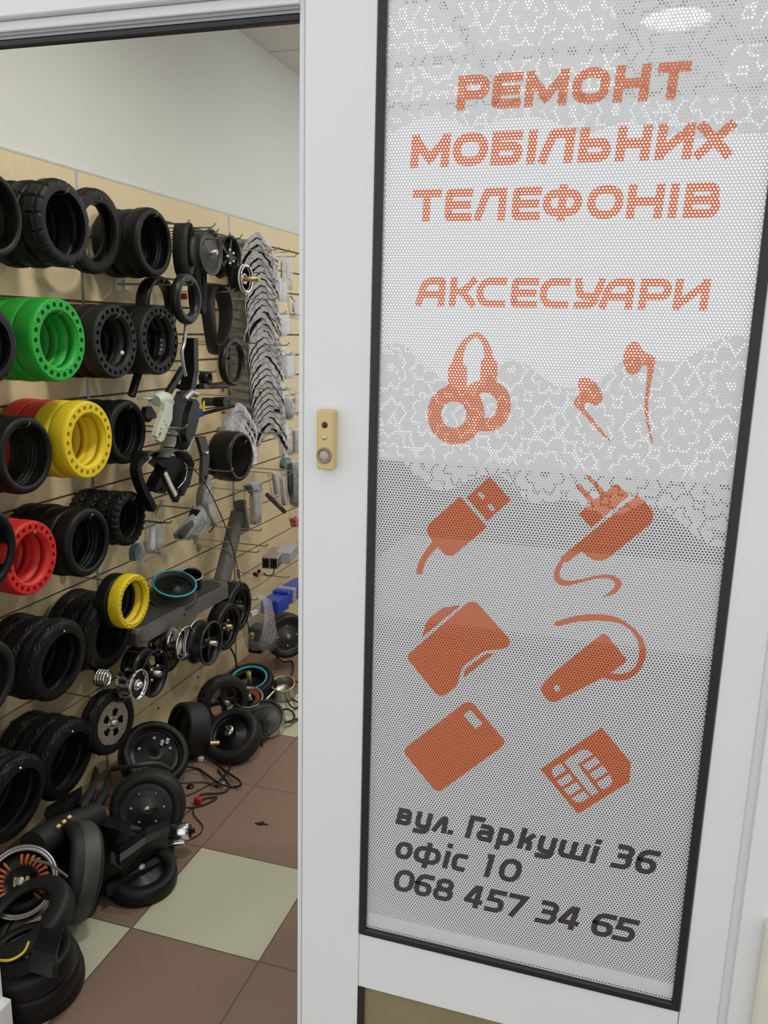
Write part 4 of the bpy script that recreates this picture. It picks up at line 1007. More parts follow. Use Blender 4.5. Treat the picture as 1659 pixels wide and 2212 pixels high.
px_hook(404, 918, .30, 'steel hook behind the pale scooter fork'); px_hook(378, 928, .26, 'lower steel hook behind the pale fork')
plate('brake_pad_bracket', [(312, 880), (322, 877), (333, 895), (318, 912), (309, 895)], XW + .10, .02, 'plastic', 'small black bracket left behind the pale fork', 'bracket', group=SP)
# black fork beside it
t = thing('scooter_fork', 'black scooter fork with broad flat legs left of the two-cylinder hand pump', 'fork', W(405, 860, X1), None, SP)
b = MB(); sweep(b, wpath([(411, 730), (412, 800), (404, 846)], X1), RECT(.045, .03), (1, 0, 0)); tp('steering_tube', b, 'plastic')
legplate([(388, 845), (409, 852), (396, 900), (393, 935), (370, 925), (374, 885), (378, 868)], [], .02, X1 + .01, 'fork_leg', 'grey')
legplate([(411, 866), (419, 862), (425, 872), (424, 905), (415, 940), (400, 955), (395, 940), (401, 895)], [], .022, X1 + .06, 'fork_leg', 'plastic')
b = MB().tube(wpath([(398, 863), (412, 848), (424, 852)], X1 + .04), .012, 12); tp('axle_stub', b, 'alu')
rod('steering_tube', [(284, 855), (310, 770)], XW + .10, .014, 'plastic', 'black tube behind the punched tyres, left of the pale fork', 'tube')
rod('cable_sheath', [(402, 700), (398, 740), (393, 760), (396, 790), (401, 812)], X1 + .05, .006, 'alu', 'grey braided sheath along the black fork', 'sheath', sm=4)
# clamp on a bar
t = thing('handlebar_clamp', 'black ring clamp with short bar, above the blue-tipped hand pump', 'clamp', W(446, 820, X1), None, SP)
b = MB(); pts = [Vector((0, .017 * cos(a), .019 * sin(a))) for a in [2 * pi * k / 24 for k in range(25)]]; sweep(b, pts, RECT(.035, .006), (1, 0, 0), False, True)
b.move(Matrix.Translation(W(444, 817, X1))); tp('clamp_ring', b, 'plastic')
tp('bar', MB().tube(wpath([(385, 835), (430, 836), (490, 834)], X1 - .02), .0085, 12), 'plastic'); b = MB(); b.bbox((-.014, -.02, -.01), (.014, .02, .01), .003); b.move(Matrix.Translation(W(440, 834, X1))); tp('clamp_block', b, 'grey')
px_hook(469, 797, .28, 'steel hook holding the black ring clamp'); 
# hand pump with blue and yellow ends
t = thing('hand_pump', 'black hand pump with blue cap and yellow tip left of the short grey stack', 'pump', W(462, 875, X1), None, SP)
a_, b_ = W(440, 868, X1), W(492, 868, X1 + .10)
tp('barrel', MB().tube([a_, a_.lerp(b_, .55)], .0155, 18), 'grey'); tp('barrel_cap', MB().tube([a_.lerp(b_, .5), a_.lerp(b_, .92)], .0175, 18), 'plastic')
p1, p2 = W(436, 894, X1 + .02), W(505, 876, X1 + .08)
tp('foot_bar', MB().tube([p1, p2], .0065, 10), 'plastic'); tp('blue_cap', MB().tube([W(425, 897, X1 + .01), W(437, 893, X1 + .02)], .0105, 12), 'blue', 'blue end cap')
tp('yellow_tip', MB().tube([W(440, 866, X1 + .03), W(439.5, 888, X1 + .03)], [.004, .006], 10), 'yellow', 'yellow tip'); b = MB().bbox((-.008, -.008, -.005), (.008, .008, .005), .002); b.move(Matrix.Translation(W(484, 891, X1 + .05))); tp('orange_foot', b, 'copper', 'orange foot')
# dark grey bent arm and its neighbours
t = thing('fork_arm', 'dark grey bent fork arm with bolt holes left of the wide smooth tyre', 'fork arm', W(440, 990, X1), None, SP)
legplate([(424, 944), (440, 942), (447, 965), (449, 985), (446, 1030), (441, 1046), (433, 1042), (434, 1010), (435, 985), (430, 965)], [[(438, 1027), (443, 1027), (443, 1035), (438, 1035)], [(438, 1018), (440, 1018), (440, 1020), (438, 1020)]], .014, X1 + .03, 'arm', 'grey')
b = MB().lathe([(0, .006), (.012, .005), (.013, 0)], 10); b.move(Matrix.Translation(W(444, 978, X1 + .037))); tp('bolt', b, 'chrome')
plate('brake_lever', [(450, 978), (457, 985), (465, 1005), (463, 1027), (452, 1024), (447, 1005)], X1 - .02, .02, 'plastic', 'black rounded lever blade behind the bent fork arm', 'lever', group=SP)
rod('brake_cable', [(398, 1000), (404, 1010), (400, 1035), (384, 1055)], X1 + .08, .0022, 'steel', 'short grey cable loop over the black brackets', 'cable', sm=6)
rod('spoke_key', [(418, 945), (404, 975)], X1 + .05, .0035, 'alu', 'thin grey rod with brownish end above the black mudguard', 'rod')
b = MB(); sweep(b, spline(wpath([(348, 988), (356, 976), (372, 972), (390, 978), (400, 990)], X1 + .04), 5), RECT(.06, .004), (1, 0, 0), True, True)
cc = W(374, 980, X1 + .04); b.move(Matrix.Translation(-cc)); solo('mudguard', b, 'grey', 'short glossy dark grey mudguard arched over black brackets', 'mudguard', cc, None, SP)
b = MB(); sweep(b, spline(wpath([(300, 990), (315, 976), (332, 978), (348, 990)], X1), 5), RECT(.06, .004), (1, 0, 0), True, True)
cc = W(322, 980, X1); b.move(Matrix.Translation(-cc)); solo('mudguard', b, 'rubber2', 'flat black mudguard right of the black smooth tyre', 'mudguard', cc, None, SP)
plate('motor_bracket', [(330, 1000), (345, 985), (400, 985), (410, 1000), (400, 1045), (370, 1058), (352, 1052), (346, 1066), (338, 1060), (343, 1048), (334, 1055), (328, 1062), (324, 1052), (334, 1030), (345, 1012)], X1 - .03, .04, 'plastic', 'large black cast bracket under the two mudguards', 'bracket', group=SP)
b = MB(); sweep(b, spline(wpath([(312, 985), (296, 1000), (294, 1020), (303, 1050), (318, 1080), (328, 1100)], X1 + .01), 5), RECT(.03, .022), (1, 0, 0), True, False)
cc = W(308, 1040, X1); b.move(Matrix.Translation(-cc)); solo('kick_arm', b, 'plastic', 'long curved black arm hanging above the small knobby tyres', 'arm', cc, None, SP)
t = thing('kickstand', 'black kickstand with bright metal strip pointing down in the middle of the wall', 'kickstand', W(370, 1050, X1 + .05), None, SP)
b = MB(); sweep(b, wpath([(352, 1015), (364, 1045), (381, 1080)], X1 + .04), RECT(.02, .022), (1, 0, 0)); tp('leg', b, 'plastic')
b = MB(); sweep(b, wpath([(357, 1022), (368, 1047), (380, 1070)], X1 + .055), RECT(.006, .014), (1, 0, 0)); tp('strip', b, 'pale', 'bright metal strip')
plate('brake_lever', [(404, 1020), (410, 1015), (407, 1045), (400, 1055), (393, 1070), (387, 1072), (390, 1050)], X1 + .01, .016, 'rubber2', 'narrow dark lever beside the kickstand', 'lever', group=SP)
plate('black_bracket', [(372, 940), (386, 930), (398, 945), (396, 968), (380, 972), (366, 968), (372, 955)], X1 - .04, .05, 'plastic', 'black lump of brackets behind the two forks', 'bracket', group=SP)
px_hook(373, 1123, .28, 'bare steel hook below the black brackets'); px_hook(358, 1124, .22, 'bent steel hook left above the clear tube bag'); px_hook(420, 1092, .30, 'steel hook with the bagged black pedal'); px_hook(455, 1010, .20, 'steel hook behind the bent fork arm')
b = MB(); sweep(b, spline(wpath([(452, 1035), (440, 1060), (437, 1090), (443, 1115), (458, 1135)], X1), 5), RECT(.05, .004), (1, 0, 0), True, True)
cc = W(446, 1085, X1); b.move(Matrix.Translation(-cc)); solo('mudguard', b, 'wrapdk', 'grey mudguard in clear wrap right of the thin black wire', 'mudguard', cc, None, SP)

# thin wire hanging from the middle down to the floor
cw = spline(wpath([(398, 1012), (404, 1010), (418, 1014), (436, 1034), (462, 1080), (490, 1145), (510, 1215), (527, 1300), (541, 1378)], XW + .27), 6)
cc = W(470, 1150, XW + .27); solo('cable', MB().tube([p - cc for p in cw], .0022, 6), 'wire_k', 'thin black cable hanging in a curve in front of the scooter deck', 'cable', cc)

# ---- goods in clear bags
def bag(pts, X, depth, label, fill, name='bagged_part', cat='bag', hookpx=None):
    o = sum((W(x, y, X) for x, y in pts), Vector()) / len(pts)
    t_ = thing(name, label, cat, o, None, 'small parts in clear bags')
    q = [W(x, y, X) - o for x, y in pts]; n = len(q); cen = sum(q, Vector()) / n
    b = MB(); rings = []
    for k, (s, dx) in enumerate(((.55, -depth * .5), (.92, -depth * .35), (1, 0), (.92, depth * .35), (.5, depth * .5))):
        rings.append([cen + (p - cen) * s * (1 + .05 * sin(3 * i + k)) + Vector((dx, 0, 0)) for i, p in enumerate(q)])
    b.loft(rings, True, True); part('plastic_bag', b, 'bag', t_, 'clear plastic bag')
    for nm, m, kind, args in fill:
        b = MB()
        if kind == 'box':
            (x0, y0), (x1, y1), d = args; p0, p1 = W(x0, y0, X) - o, W(x1, y1, X) - o
            b.bbox((-d / 2, min(p0.y, p1.y), min(p0.z, p1.z)), (d / 2, max(p0.y, p1.y), max(p0.z, p1.z)), .002)
        if kind == 'rod': b.tube([W(x, y, X) - o for x, y in args[0]], args[1], 10)
        if kind == 'plate':
            M = Matrix(((0, 1, 0, 0), (1, 0, 0, 0), (0, 0, 1, 0), (0, 0, 0, 1)))
            b.prism([((W(x, y, X) - o).y, (W(x, y, X) - o).z) for x, y in args[0]], [], -args[1] / 2, args[1] / 2, M)
        part(nm, b, m, t_)
    if hookpx: px_hook(*hookpx, X - XW + .05, 'steel hook holding the ' + label)
    return t_
bag([(432, 1093), (450, 1125), (446, 1140), (415, 1168), (385, 1168), (380, 1155), (412, 1118)], XW + .22, .05, 'bag with a black ribbed pedal, left of the grey scooter stem', [('pedal', 'plastic', 'plate', ([(422, 1100), (442, 1130), (415, 1163), (386, 1164), (383, 1155), (412, 1122)], .03)), ('pedal_edge', 'alu', 'rod', ([(387, 1157), (409, 1165)], .004)), ('rib', 'grey', 'rod', ([(406, 1128), (415, 1158)], .003)), ('rib', 'grey', 'rod', ([(416, 1114), (426, 1146)], .003))])
bag([(436, 1050), (455, 1060), (465, 1125), (474, 1135), (455, 1130), (440, 1110)], XW + .17, .03, 'loose clear bag draped over the grey wrapped mudguard', [('strap', 'plastic', 'rod', ([(466, 1133), (452, 1150)], .003))])
bag([(320, 1125), (345, 1120), (352, 1135), (351, 1186), (319, 1190)], XW + .16, .04, 'clear sleeve with pale tubes, right of the small knobby tyres', [('tube', 'card', 'rod', ([(329, 1140), (328, 1186)], .010)), ('tube', 'label_', 'rod', ([(343, 1138), (343, 1184)], .011))])
bag([(296, 1168), (318, 1168), (347, 1192), (343, 1198), (305, 1214), (285, 1214), (284, 1185)], XW + .12, .04, 'teal plastic part in a clear bag below the small knobby tyres', [('housing', 'tealp', 'plate', ([(294, 1172), (303, 1172), (304, 1205), (286, 1211), (285, 1190)], .025)), ('clip', 'plastic', 'rod', ([(312, 1170), (316, 1192), (345, 1194)], .004))])
bag([(335, 1080), (352, 1078), (354, 1090), (345, 1110), (338, 1118), (332, 1108)], XW + .10, .03, 'small bag of screws near the bare hooks', [('screw', 'brass', 'rod', ([(350, 1082), (336, 1110)], .004)), ('screw', 'alu', 'rod', ([(352, 1092), (342, 1100)], .003))])
bag([(531, 1050), (545, 1038), (562, 1042), (562, 1105), (556, 1132), (540, 1130), (535, 1090)], XW + .20, .05, 'bagged black telescopic part above the grey scooter stem', [('body', 'wrapdk', 'box', ((546, 1060), (558, 1128), .03)), ('bracket', 'plastic', 'plate', ([(532, 1050), (558, 1044), (560, 1060), (545, 1066)], .03)), ('spring', 'brass', 'rod', ([(541, 1072), (542, 1122)], .005))], hookpx=(556, 1056))
bag([(583, 1022), (614, 1018), (617, 1092), (606, 1096), (590, 1068)], XW + .22, .04, 'clear bag with two long dark grips', [('grip', 'grey', 'rod', ([(606, 1032), (613, 1090)], .0085)), ('grip', 'wrapdk', 'rod', ([(592, 1026), (598, 1066)], .012)), ('cap', 'chrome', 'rod', ([(588, 1023), (600, 1023)], .006))], hookpx=(631, 1020))
bag([(621, 996), (646, 990), (650, 1030), (648, 1100), (634, 1098), (622, 1068)], XW + .24, .05, 'bagged black lock beside the white stile', [('body', 'plastic', 'plate', ([(626, 1002), (646, 998), (646, 1060), (644, 1095), (634, 1090), (628, 1060)], .03)), ('shackle', 'grey', 'rod', ([(628, 1005), (626, 1040), (630, 1062)], .004))], hookpx=(640, 1012))
t = thing('dark_dome', 'round dark cap hung under the grey mudguard column near the stile', 'cap', W(616, 1000, XW + .02)); part('dome', MB().lathe([(0, .030), (.012, .028), (.018, .018), (.02, 0)], 24).move(face((.3, -.7, .5)).to_4x4()), 'tealp', t); part('rim', MB().lathe([(-.004, .033), (.003, .033), (.003, .028), (-.004, .028)], 24, True).move(face((.3, -.7, .5)).to_4x4()), 'plastic', t)
rod('handle_grip', [(577, 1069), (614, 1105)], XW + .20, .0105, 'grey', 'dark grey rubber grip hanging askew below the bag of grips', 'grip')
bag([(628, 1118), (646, 1106), (650, 1136), (634, 1140)], XW + .20, .04, 'red part in a clear bag at the edge of the white stile', [('red_body', 'wire_r', 'plate', ([(630, 1122), (646, 1114), (648, 1136), (634, 1138)], .025))])
for i, (px, py, L) in enumerate(((567, 1141, .30), (580, 1174, .33), (561, 1188, .28), (626, 1243, .26))):
    px_hook(px, py, L, 'bare steel hook right of the scooter stem, ' + ('first', 'second', 'third', 'fourth')[i] + ' from the top')
px_hook(558, 1291, .22, 'steel hook with the big bag of motor parts')
# column of bags at the top right
bag([(596, 556), (614, 548), (618, 600), (617, 652), (598, 650), (594, 600)], XW + .22, .05, 'white card box in a clear bag, topmost by the stile', [('card', 'card', 'box', ((600, 608), (615, 652), .02)), ('stick', 'card', 'rod', ([(598, 570), (599, 600)], .004)), ('part', 'grey', 'rod', ([(608, 565), (608, 600)], .003))], hookpx=(642, 548))
bag([(612, 555), (626, 560), (629, 610), (626, 630), (617, 610)], XW + .18, .04, 'bag with a folded white leaflet beside the topmost card box', [('leaflet', 'card', 'plate', ([(618, 565), (626, 570), (628, 606), (620, 600)], .01))])
bag([(600, 680), (620, 672), (626, 720), (606, 730)], XW + .22, .04, 'white perforated card in a clear bag by the stile', [('card', 'card', 'plate', ([(603, 684), (621, 680), (624, 720), (608, 726)], .012))], hookpx=(618, 672))
bag([(625, 640), (645, 636), (646, 690), (630, 690)], XW + .2, .04, 'clear bag with brown wires between the white cards and the stile', [('wire', 'wire_r', 'rod', ([(628, 640), (640, 655), (632, 672)], .003)), ('card', 'card', 'plate', ([(632, 655), (640, 652), (642, 680), (636, 678)], .008))])
bag([(588, 758), (612, 744), (632, 760), (634, 815), (608, 822), (592, 790)], XW + .2, .05, 'clear box with wires and a white card by the stile', [('card', 'card', 'box', ((614, 770), (630, 815), .03)), ('wire', 'wire_r', 'rod', ([(590, 776), (612, 762), (620, 780)], .0025)), ('orange_plug', 'copper', 'box', ((624, 784), (629, 790), .012))], hookpx=(630, 760))
bag([(600, 845), (618, 838), (632, 880), (628, 912), (614, 905), (598, 880)], XW + .22, .05, 'bag with a slate grey brake shoe', [('shoe', 'grey', 'plate', ([(612, 858), (626, 870), (628, 900), (620, 906), (611, 880)], .025)), ('lug', 'plastic', 'plate', ([(596, 884), (610, 882), (608, 890), (598, 890)], .02))], hookpx=(624, 838))
bag([(628, 840), (645, 836), (646, 900), (630, 896)], XW + .2, .04, 'bag with pale sticks and an orange tip at the stile', [('stick', 'card', 'rod', ([(640, 842), (636, 894)], .005)), ('tip', 'copper', 'box', ((632, 862), (639, 868), .01))])
bag([(606, 925), (626, 922), (628, 984), (608, 986)], XW + .2, .04, 'clear sleeve with a grey roll, left of two', [('roll', 'label_', 'rod', ([(616, 930), (617, 978)], .014))], hookpx=(612, 930))
bag([(629, 925), (646, 922), (648, 980), (630, 984)], XW + .21, .04, 'clear sleeve with a grey roll, right against the stile', [('roll', 'label_', 'rod', ([(638, 930), (639, 976)], .014))])
bag([(574, 560), (594, 556), (592, 620), (600, 680), (586, 690), (578, 620)], XW + .14, .04, 'crumpled clear bag right behind the tall grey column', [('insert', 'card', 'plate', ([(580, 575), (588, 572), (588, 600), (582, 600)], .006))])
# small box with sockets (controllers)
t = thing('controller_box', 'pair of grey metal controller boxes with black sockets, right of the scooter stem', 'controller', W(603, 1215, XW + .22))
for k, (x, y) in enumerate(((584, 1215), (612, 1204))):
    b = MB(); b.bbox((-.035, -.012 , -.026), (.035, .17, .026), .003); b.move(Matrix.Translation(W(x, y, XW + .22 + .02 * k)) @ Matrix.Rotation(.2, 4, 'Z')); tp('case', b, 'alu' if k == 0 else 'label_')
b = MB()
for dx in (-.018, .018): b.bbox((dx - .014, -.016, -.02), (dx + .014, -.010, .02), .002)
b.move(Matrix.Translation(W(584, 1215, XW + .22)) @ Matrix.Rotation(.2, 4, 'Z')); tp('socket', b, 'plastic')
tp('lead', MB().tube(spline(wpath([(570, 1238), (578, 1244), (590, 1240), (592, 1225)], XW + .24), 5), .003, 6), 'wire_k')
t = thing('plug', 'small plug with red, white and black wires below the controller boxes', 'plug', W(553, 1238, XW + .15))
for (x, y), m, nm in (((552, 1233), 'card', 'white_end'), ((555, 1243), 'wire_r', 'red_end'), ((551, 1240), 'plastic', 'black_end'), ((559, 1234), 'plastic', 'black_end')):
    b = MB().bbox((-.007, -.007, -.007), (.007, .007, .007), .002); b.move(Matrix.Translation(W(x, y, XW + .15))); tp(nm, b, m)
# blue battery with red leads
t = thing('battery_pack', 'blue shrink-wrapped battery pack with grey tape against the wall', 'battery', W(608, 1298, XW + .11))
M0 = W(581, 1312, XW + .11); M1 = W(645, 1274, XW + .11); d = (M1 - M0)
b = MB(); b.bbox((-.045, 0, -.038), (.045, d.length * .38, .034), .006); R0 = Matrix.Translation(M0) @ Matrix.Rotation(math.atan2(d.z, d.y), 4, 'X'); b.move(R0); tp('front_block', b, 'blue')
b = MB(); b.bbox((-.045, d.length * .36, -.020), (.045, d.length * 1.15, .048), .006); b.move(R0); tp('rear_block', b, 'blue')
b = MB(); b.bbox((-.047, d.length * .50, -.022), (.047, d.length * .62, .049), .002); b.move(R0); tp('tape', b, 'label_', 'grey tape')
for i, e in enumerate((-.012, 0, .014)):
    pts = spline([W(586, 1322, XW + .13) + Vector((e, 0, 0)), W(588 + i, 1345, XW + .16), W(592 - i, 1372, XW + .17) + Vector((e, 0, 0)), W(584 + 3 * i, 1400, XW + .19), F(598 + 3 * i, 1418, .004)], 6)
    tp('lead', MB().tube(pts, .0030, 6), 'wire_r', 'red lead')
# large bag with motor parts
bag([(552, 1282), (572, 1288), (578, 1320), (588, 1375), (582, 1400), (565, 1416), (545, 1402), (537, 1370), (544, 1320)], XW + .19, .10, 'large clear bag with silver and black motor parts above the floor', [('motor', 'plastic', 'box', ((549, 1358), (566, 1398), .06)), ('cylinder', 'chrome', 'rod', ([(562, 1362), (562, 1402)], .018)), ('cylinder', 'plastic', 'rod', ([(577, 1356), (578, 1392)], .015)), ('knob', 'brass', 'box', ((540, 1370), (546, 1378), .02)), ('tag', 'card', 'plate', ([(540, 1322), (556, 1316), (554, 1326), (543, 1332)], .01)), ('strip', 'card', 'rod', ([(572, 1386), (585, 1374)], .005))])

# ================================================================== scooter deck on the wall
XD = XW + .03
# the deck stands out from the wall, its long side along the wall; nose with the stem at the far end
pa, pb = W(299, 1366, XW + .19), W(508, 1258, XW + .19)
t = thing('scooter_deck', 'grey scooter deck with neck tube, lying on the wall like a shelf', 'scooter deck', pa)
d = (pb - pa); L = d.length; ex = Vector((1, 0, 0)); ey = d.normalized(); ez = ex.cross(ey)
def dm(b): b.v = [pa + ex * v.x + ey * v.y + ez * v.z for v in b.v]; return b
pr = []
WDK = .15
ring = lambda w0, w1, z, i=0, tip=.05: [(-WDK + w0, i, z), (-w0, i, z), (0 - w1 * 0, i + .03, z), (0, L - .06, z), (-.03, L - .015, z), (-.06, L, z), (-WDK + .05, L, z), (-WDK + .01, L - .03, z), (-WDK, L - .08, z), (-WDK, i + .03, z)]
b = MB(); b.loft([ring(.02, 0, -.048, .02), ring(.01, 0, -.040, 0), ring(.01, 0, .0, 0), ring(.012, 0, .006, .004)], True, False); tp('deck', dm(b), 'deck')
b = MB(); b.loft([[Vector((x * .84 - .013, y * .9 + .02, .0065 + k)) for x, y, _ in ring(.01, 0, 0)] for k in (0, .003)], True, False); tp('rubber_mat', dm(b), 'mat_', 'black rubber mat')
b = MB(); b.bbox((-WDK - .004, -.02, -.045), (.004, .012, .0), .004); tp('end_cap', dm(b), 'grey')
b = MB().lathe([(0, .004), (.003, .0035), (.003, 0)], 10); b.v = [pa + ex * (v.x + .001) + ey * (v.y + L * .42) + ez * (v.z - .02) for v in b.v]; tp('side_bolt', b, 'plastic')
XN = XW + .12
n0, n1 = W(484, 1236, XN), W(514, 1108, XN)
tp('neck', MB().tube([n0 - (n1 - n0) * .15, n0, n1], [.036, .034, .031], 20), 'deck')
h0, h1 = W(519, 1092, XN), W(527, 1144, XN + .01)
tp('head_tube', MB().tube([h0, h1], [.0255, .0255], 22, False), 'deck'); b = MB(); b.tube([h0 + (h0 - h1) * .0, h0 + (h0 - h1) * .16], .0285, 22, False); tp('head_ring', b, 'deck'); b = MB().tube([h0 + (h0 - h1) * .14, h1], .0205, 22, True); tp('bore', b, 'plastic')
# things lying on it
up_n = (ez + Vector((.30, -.28, 0))).normalized()
def on_deck(u, w_, z): return pa + ey * (L * u) + ex * (-WDK * w_) + ez * z
t2 = wheel('wheel', 'dark wheel with pale teal rim edge lying on the scooter deck', 'wheel', on_deck(.47, .42, .054), up_n, .080, .06, rim=None, style='cup', rimm='grey', lip='tealp', axle=0)
part('teal_edge', MB().lathe([(.029, .074), (.0325, .075), (.0325, .0805), (.029, .0815)], 56, True), 'teal', t2, 'teal painted edge'); part('flange', MB().lathe([(-.031, .083), (-.027, .088), (-.023, .083), (-.018, .0785)], 48), 'grey', t2)
b = MB(); [b.bbox((-.005, -.03 + .012 * k, -.04), (.012, -.024 + .012 * k, .02 + .006 * (k % 3)), .002) for k in range(6)]; part('hub_ribs', b, 'plastic', t2); part('centre_disc', MB().lathe([(.012, .073), (.016, .05), (.014, .02), (.02, .016), (.02, 0)], 40), 'plastic', t2)
t3 = wheel('rim', 'small dull rim lying behind the teal edged wheel on the deck', 'rim', on_deck(.72, .62, .045), up_n, .045, .06, style='cup', rimm='plastic', lip='alu', axle=0)

# ================================================================== things on the floor
def on_floor(px, py, z): return F(px, py, z)
GF = 'scooter parts heaped on the floor'
# large motor wheel leaning with its cover to the door
c = F(320, 1742, .115)
t = wheel('wheel', 'dark grey motor wheel with six bolts and black cable, standing on the floor', 'wheel', c, (.42, -.86, .28), .112, .075, tyre=('smooth', 'rubber2'), hr=.70, style='disc', rimm='grey', bolts=6, hub='alu', axle=.02, group=GF)
b = MB().lathe([(.0165, .052), (.0185, .054), (.0185, .057), (.0165, .059)], 40, False, True, (0, 0, 0), .9, 2.3); part('embossed_arc', b, 'grey', t)
cab = spline([c + Vector((.02, -.045, .015)), F(350, 1745, .11), F(388, 1744, .06), F(415, 1745, .006), F(440, 1738, .006), F(462, 1728, .006), F(468, 1722, .006), F(445, 1724, .006), F(428, 1730, .012), F(436, 1716, .006), F(480, 1712, .006), F(496, 1700, .006), F(492, 1690, .006), F(470, 1662, .006)], 6)
solo('cable', MB().tube(cab, .0032, 6), 'wire_k', 'black cable from the large motor wheel looping over the brown tiles', 'cable')
q = F(428, 1729, .012); b = MB().bbox((-.012, -.010, -.010), (.012, .010, .012), .003); solo('connector', b, 'wire_r', 'red connector on the looping black cable', 'connector', q)
solo('cable', MB().tube(spline([F(422, 1738, .004), F(418, 1758, .004), F(438, 1785, .004), F(426, 1805, .004), F(385, 1820, .004), F(345, 1815, .03)], 7), .0020, 6), 'wire_k', 'thin dark wire curving past the chrome clamp', 'cable')
solo('cable', MB().tube(spline([F(388, 1692, .004), F(440, 1690, .004), F(470, 1700, .004), F(462, 1690, .004), F(420, 1712, .004), F(385, 1724, .004)], 7), .0018, 6), 'wire_k', 'thin wire in a flat loop behind the red connector', 'cable')
q = F(475, 1693, .008); b = MB().bbox((-.016, -.010, -.007), (.016, .010, .007), .003); solo('connector', b, 'alu', 'pale metal clip in the cable loop', 'connector', q)
q = F(411, 1699, .003); solo('rubber_disc', MB().lathe([(-.003, .013), (.003, .012), (.004, 0)], 20).move(face((0, 0, 1)).to_4x4()), 'plastic', 'small black disc lying alone on the brown tile', 'cap', q)
# chrome clamp
c = F(384, 1798, .075)
t = thing('tube_clamp', 'chrome tube clamp with bolts beside the large motor wheel', 'clamp', c, face((.88, .42, .05)), GF)
part('sleeve', MB().lathe([(-.035, .026), (.03, .026), (.033, .024), (.033, .019), (-.035, .019)], 32, True), 'chrome', t); part('plug', MB().lathe([(.024, .019), (.04, .018), (.042, .008), (.05, .007), (.05, 0)], 24), 'plastic', t)
b = MB(); [b.lathe([(0, .006), (.01, .006), (.011, 0)], 10, c=(x, -.012, -.027)) for x in (-.025, .002)]; part('bolt', b, 'steel', t); b = MB().bbox((-.03, -.02, -.034), (.02, .004, -.022), .003); part('clamp_lug', b, 'chrome', t)
# black folding arm under it
A0, A1 = F(262, 1862, .10), F(362, 1800, .09)
t = thing('folding_arm', 'black folding arm with a silver bolt lying in front of the large motor wheel', 'arm', (A0 + A1) / 2, None, GF)
b = MB(); sweep(b, [A0, A0.lerp(A1, .5) + Vector((0, 0, .01)), A1], [(-.03, -.03), (.03, -.03), (.03, .02), (.01, .03), (-.03, .03)], (.5, -.8, 0)); tp('arm', b, 'plastic')
b = MB(); sweep(b, [A0 + Vector((0, -.02, .02)), A0 + Vector((-.05, -.03, -.03)), A0 + Vector((-.06, -.02, -.09))], RECT(.05, .04), (.5, -.8, 0)); tp('foot', b, 'plastic')
tp('bolt', MB().tube([F(270, 1840, .10), F(269, 1880, .05)], .0045, 10), 'alu', 'silver bolt'); b = MB().lathe([(0, .008), (.006, .007), (.007, 0)], 12).move(Matrix.Translation(F(269, 1841, .105)) @ face((0, -.3, 1)).to_4x4()); tp('bolt_head', b, 'chrome')
b = MB(); [b.tube(spline([F(272 + 6 * k, 1782 + 2 * k, .12), F(286 + 5 * k, 1790, .135), F(284 + 5 * k, 1808, .10)], 4), .0035, 6) for k in range(4)]; tp('spring', b, 'grey')
wheel('wheel', 'black wheel lying flat half hidden under the folding arm', 'wheel', F(305, 1892, .03), (.1, -.1, 1), .10, .055, tyre=('smooth', 'rubber'), hr=.66, style='disc', rimm='plastic', group=GF)
b = MB(); p = spline([F(235, 1915, .05), F(280, 1890, .05), F(330, 1868, .04), F(352, 1852, .03), F(372, 1846, .02)], 5); sweep(b, p, RECT(.05, .03), (.4, -.9, 0)); solo('brake_lever', b, 'rubber2', 'curved black lever lying on the brown tile beside the cream tile', 'lever', None or (0, 0, 0), None, GF)
# big dark drum wheel with worn tread, seen from the side
c = F(160, 1880, .13)
wheel('wheel', 'big black closed wheel with a shiny worn tread band, front of the heap', 'wheel', c, (-.62, -.70, .30), .122, .085, tyre=('smooth', 'rubber2'), hr=.80, style='disc', rimm='plastic', bolts=4, hub='plastic', axle=0, group=GF)
b = MB().lathe([(-.028, .1225), (-.012, .1245), (.004, .1245), (.012, .1225)], 72).move(Matrix.Translation(c) @ face((-.62, -.70, .30)).to_4x4()); 
solo('tyre_band', b, 'grey', 'worn grey band round the tread of the big closed wheel', 'band')
solo('tube', MB().tube(spline([F(68, 1858, .22), F(105, 1866, .22), F(145, 1893, .21)], 5), .0035, 6), 'alu', 'thin grey tube lying across the big closed wheel', 'tube')
# open motor with copper windings
c = F(48, 1908, .17)
wheel('open_motor', 'opened hub motor showing orange copper windings at the left edge', 'motor', c, (.34, -.62, .70), .088, .05, style='stator', rimm='alu', hub='alu', axle=.01, group=GF)
ring_c = F(58, 1990, .15); b = tyre_mb('smooth', .115, .055, .62); solo('tyre', b, 'rubber2', 'black scuffed tyre lying over the pile in the left corner', 'tyre', ring_c, face((-.25, -.35, .9)), GF)
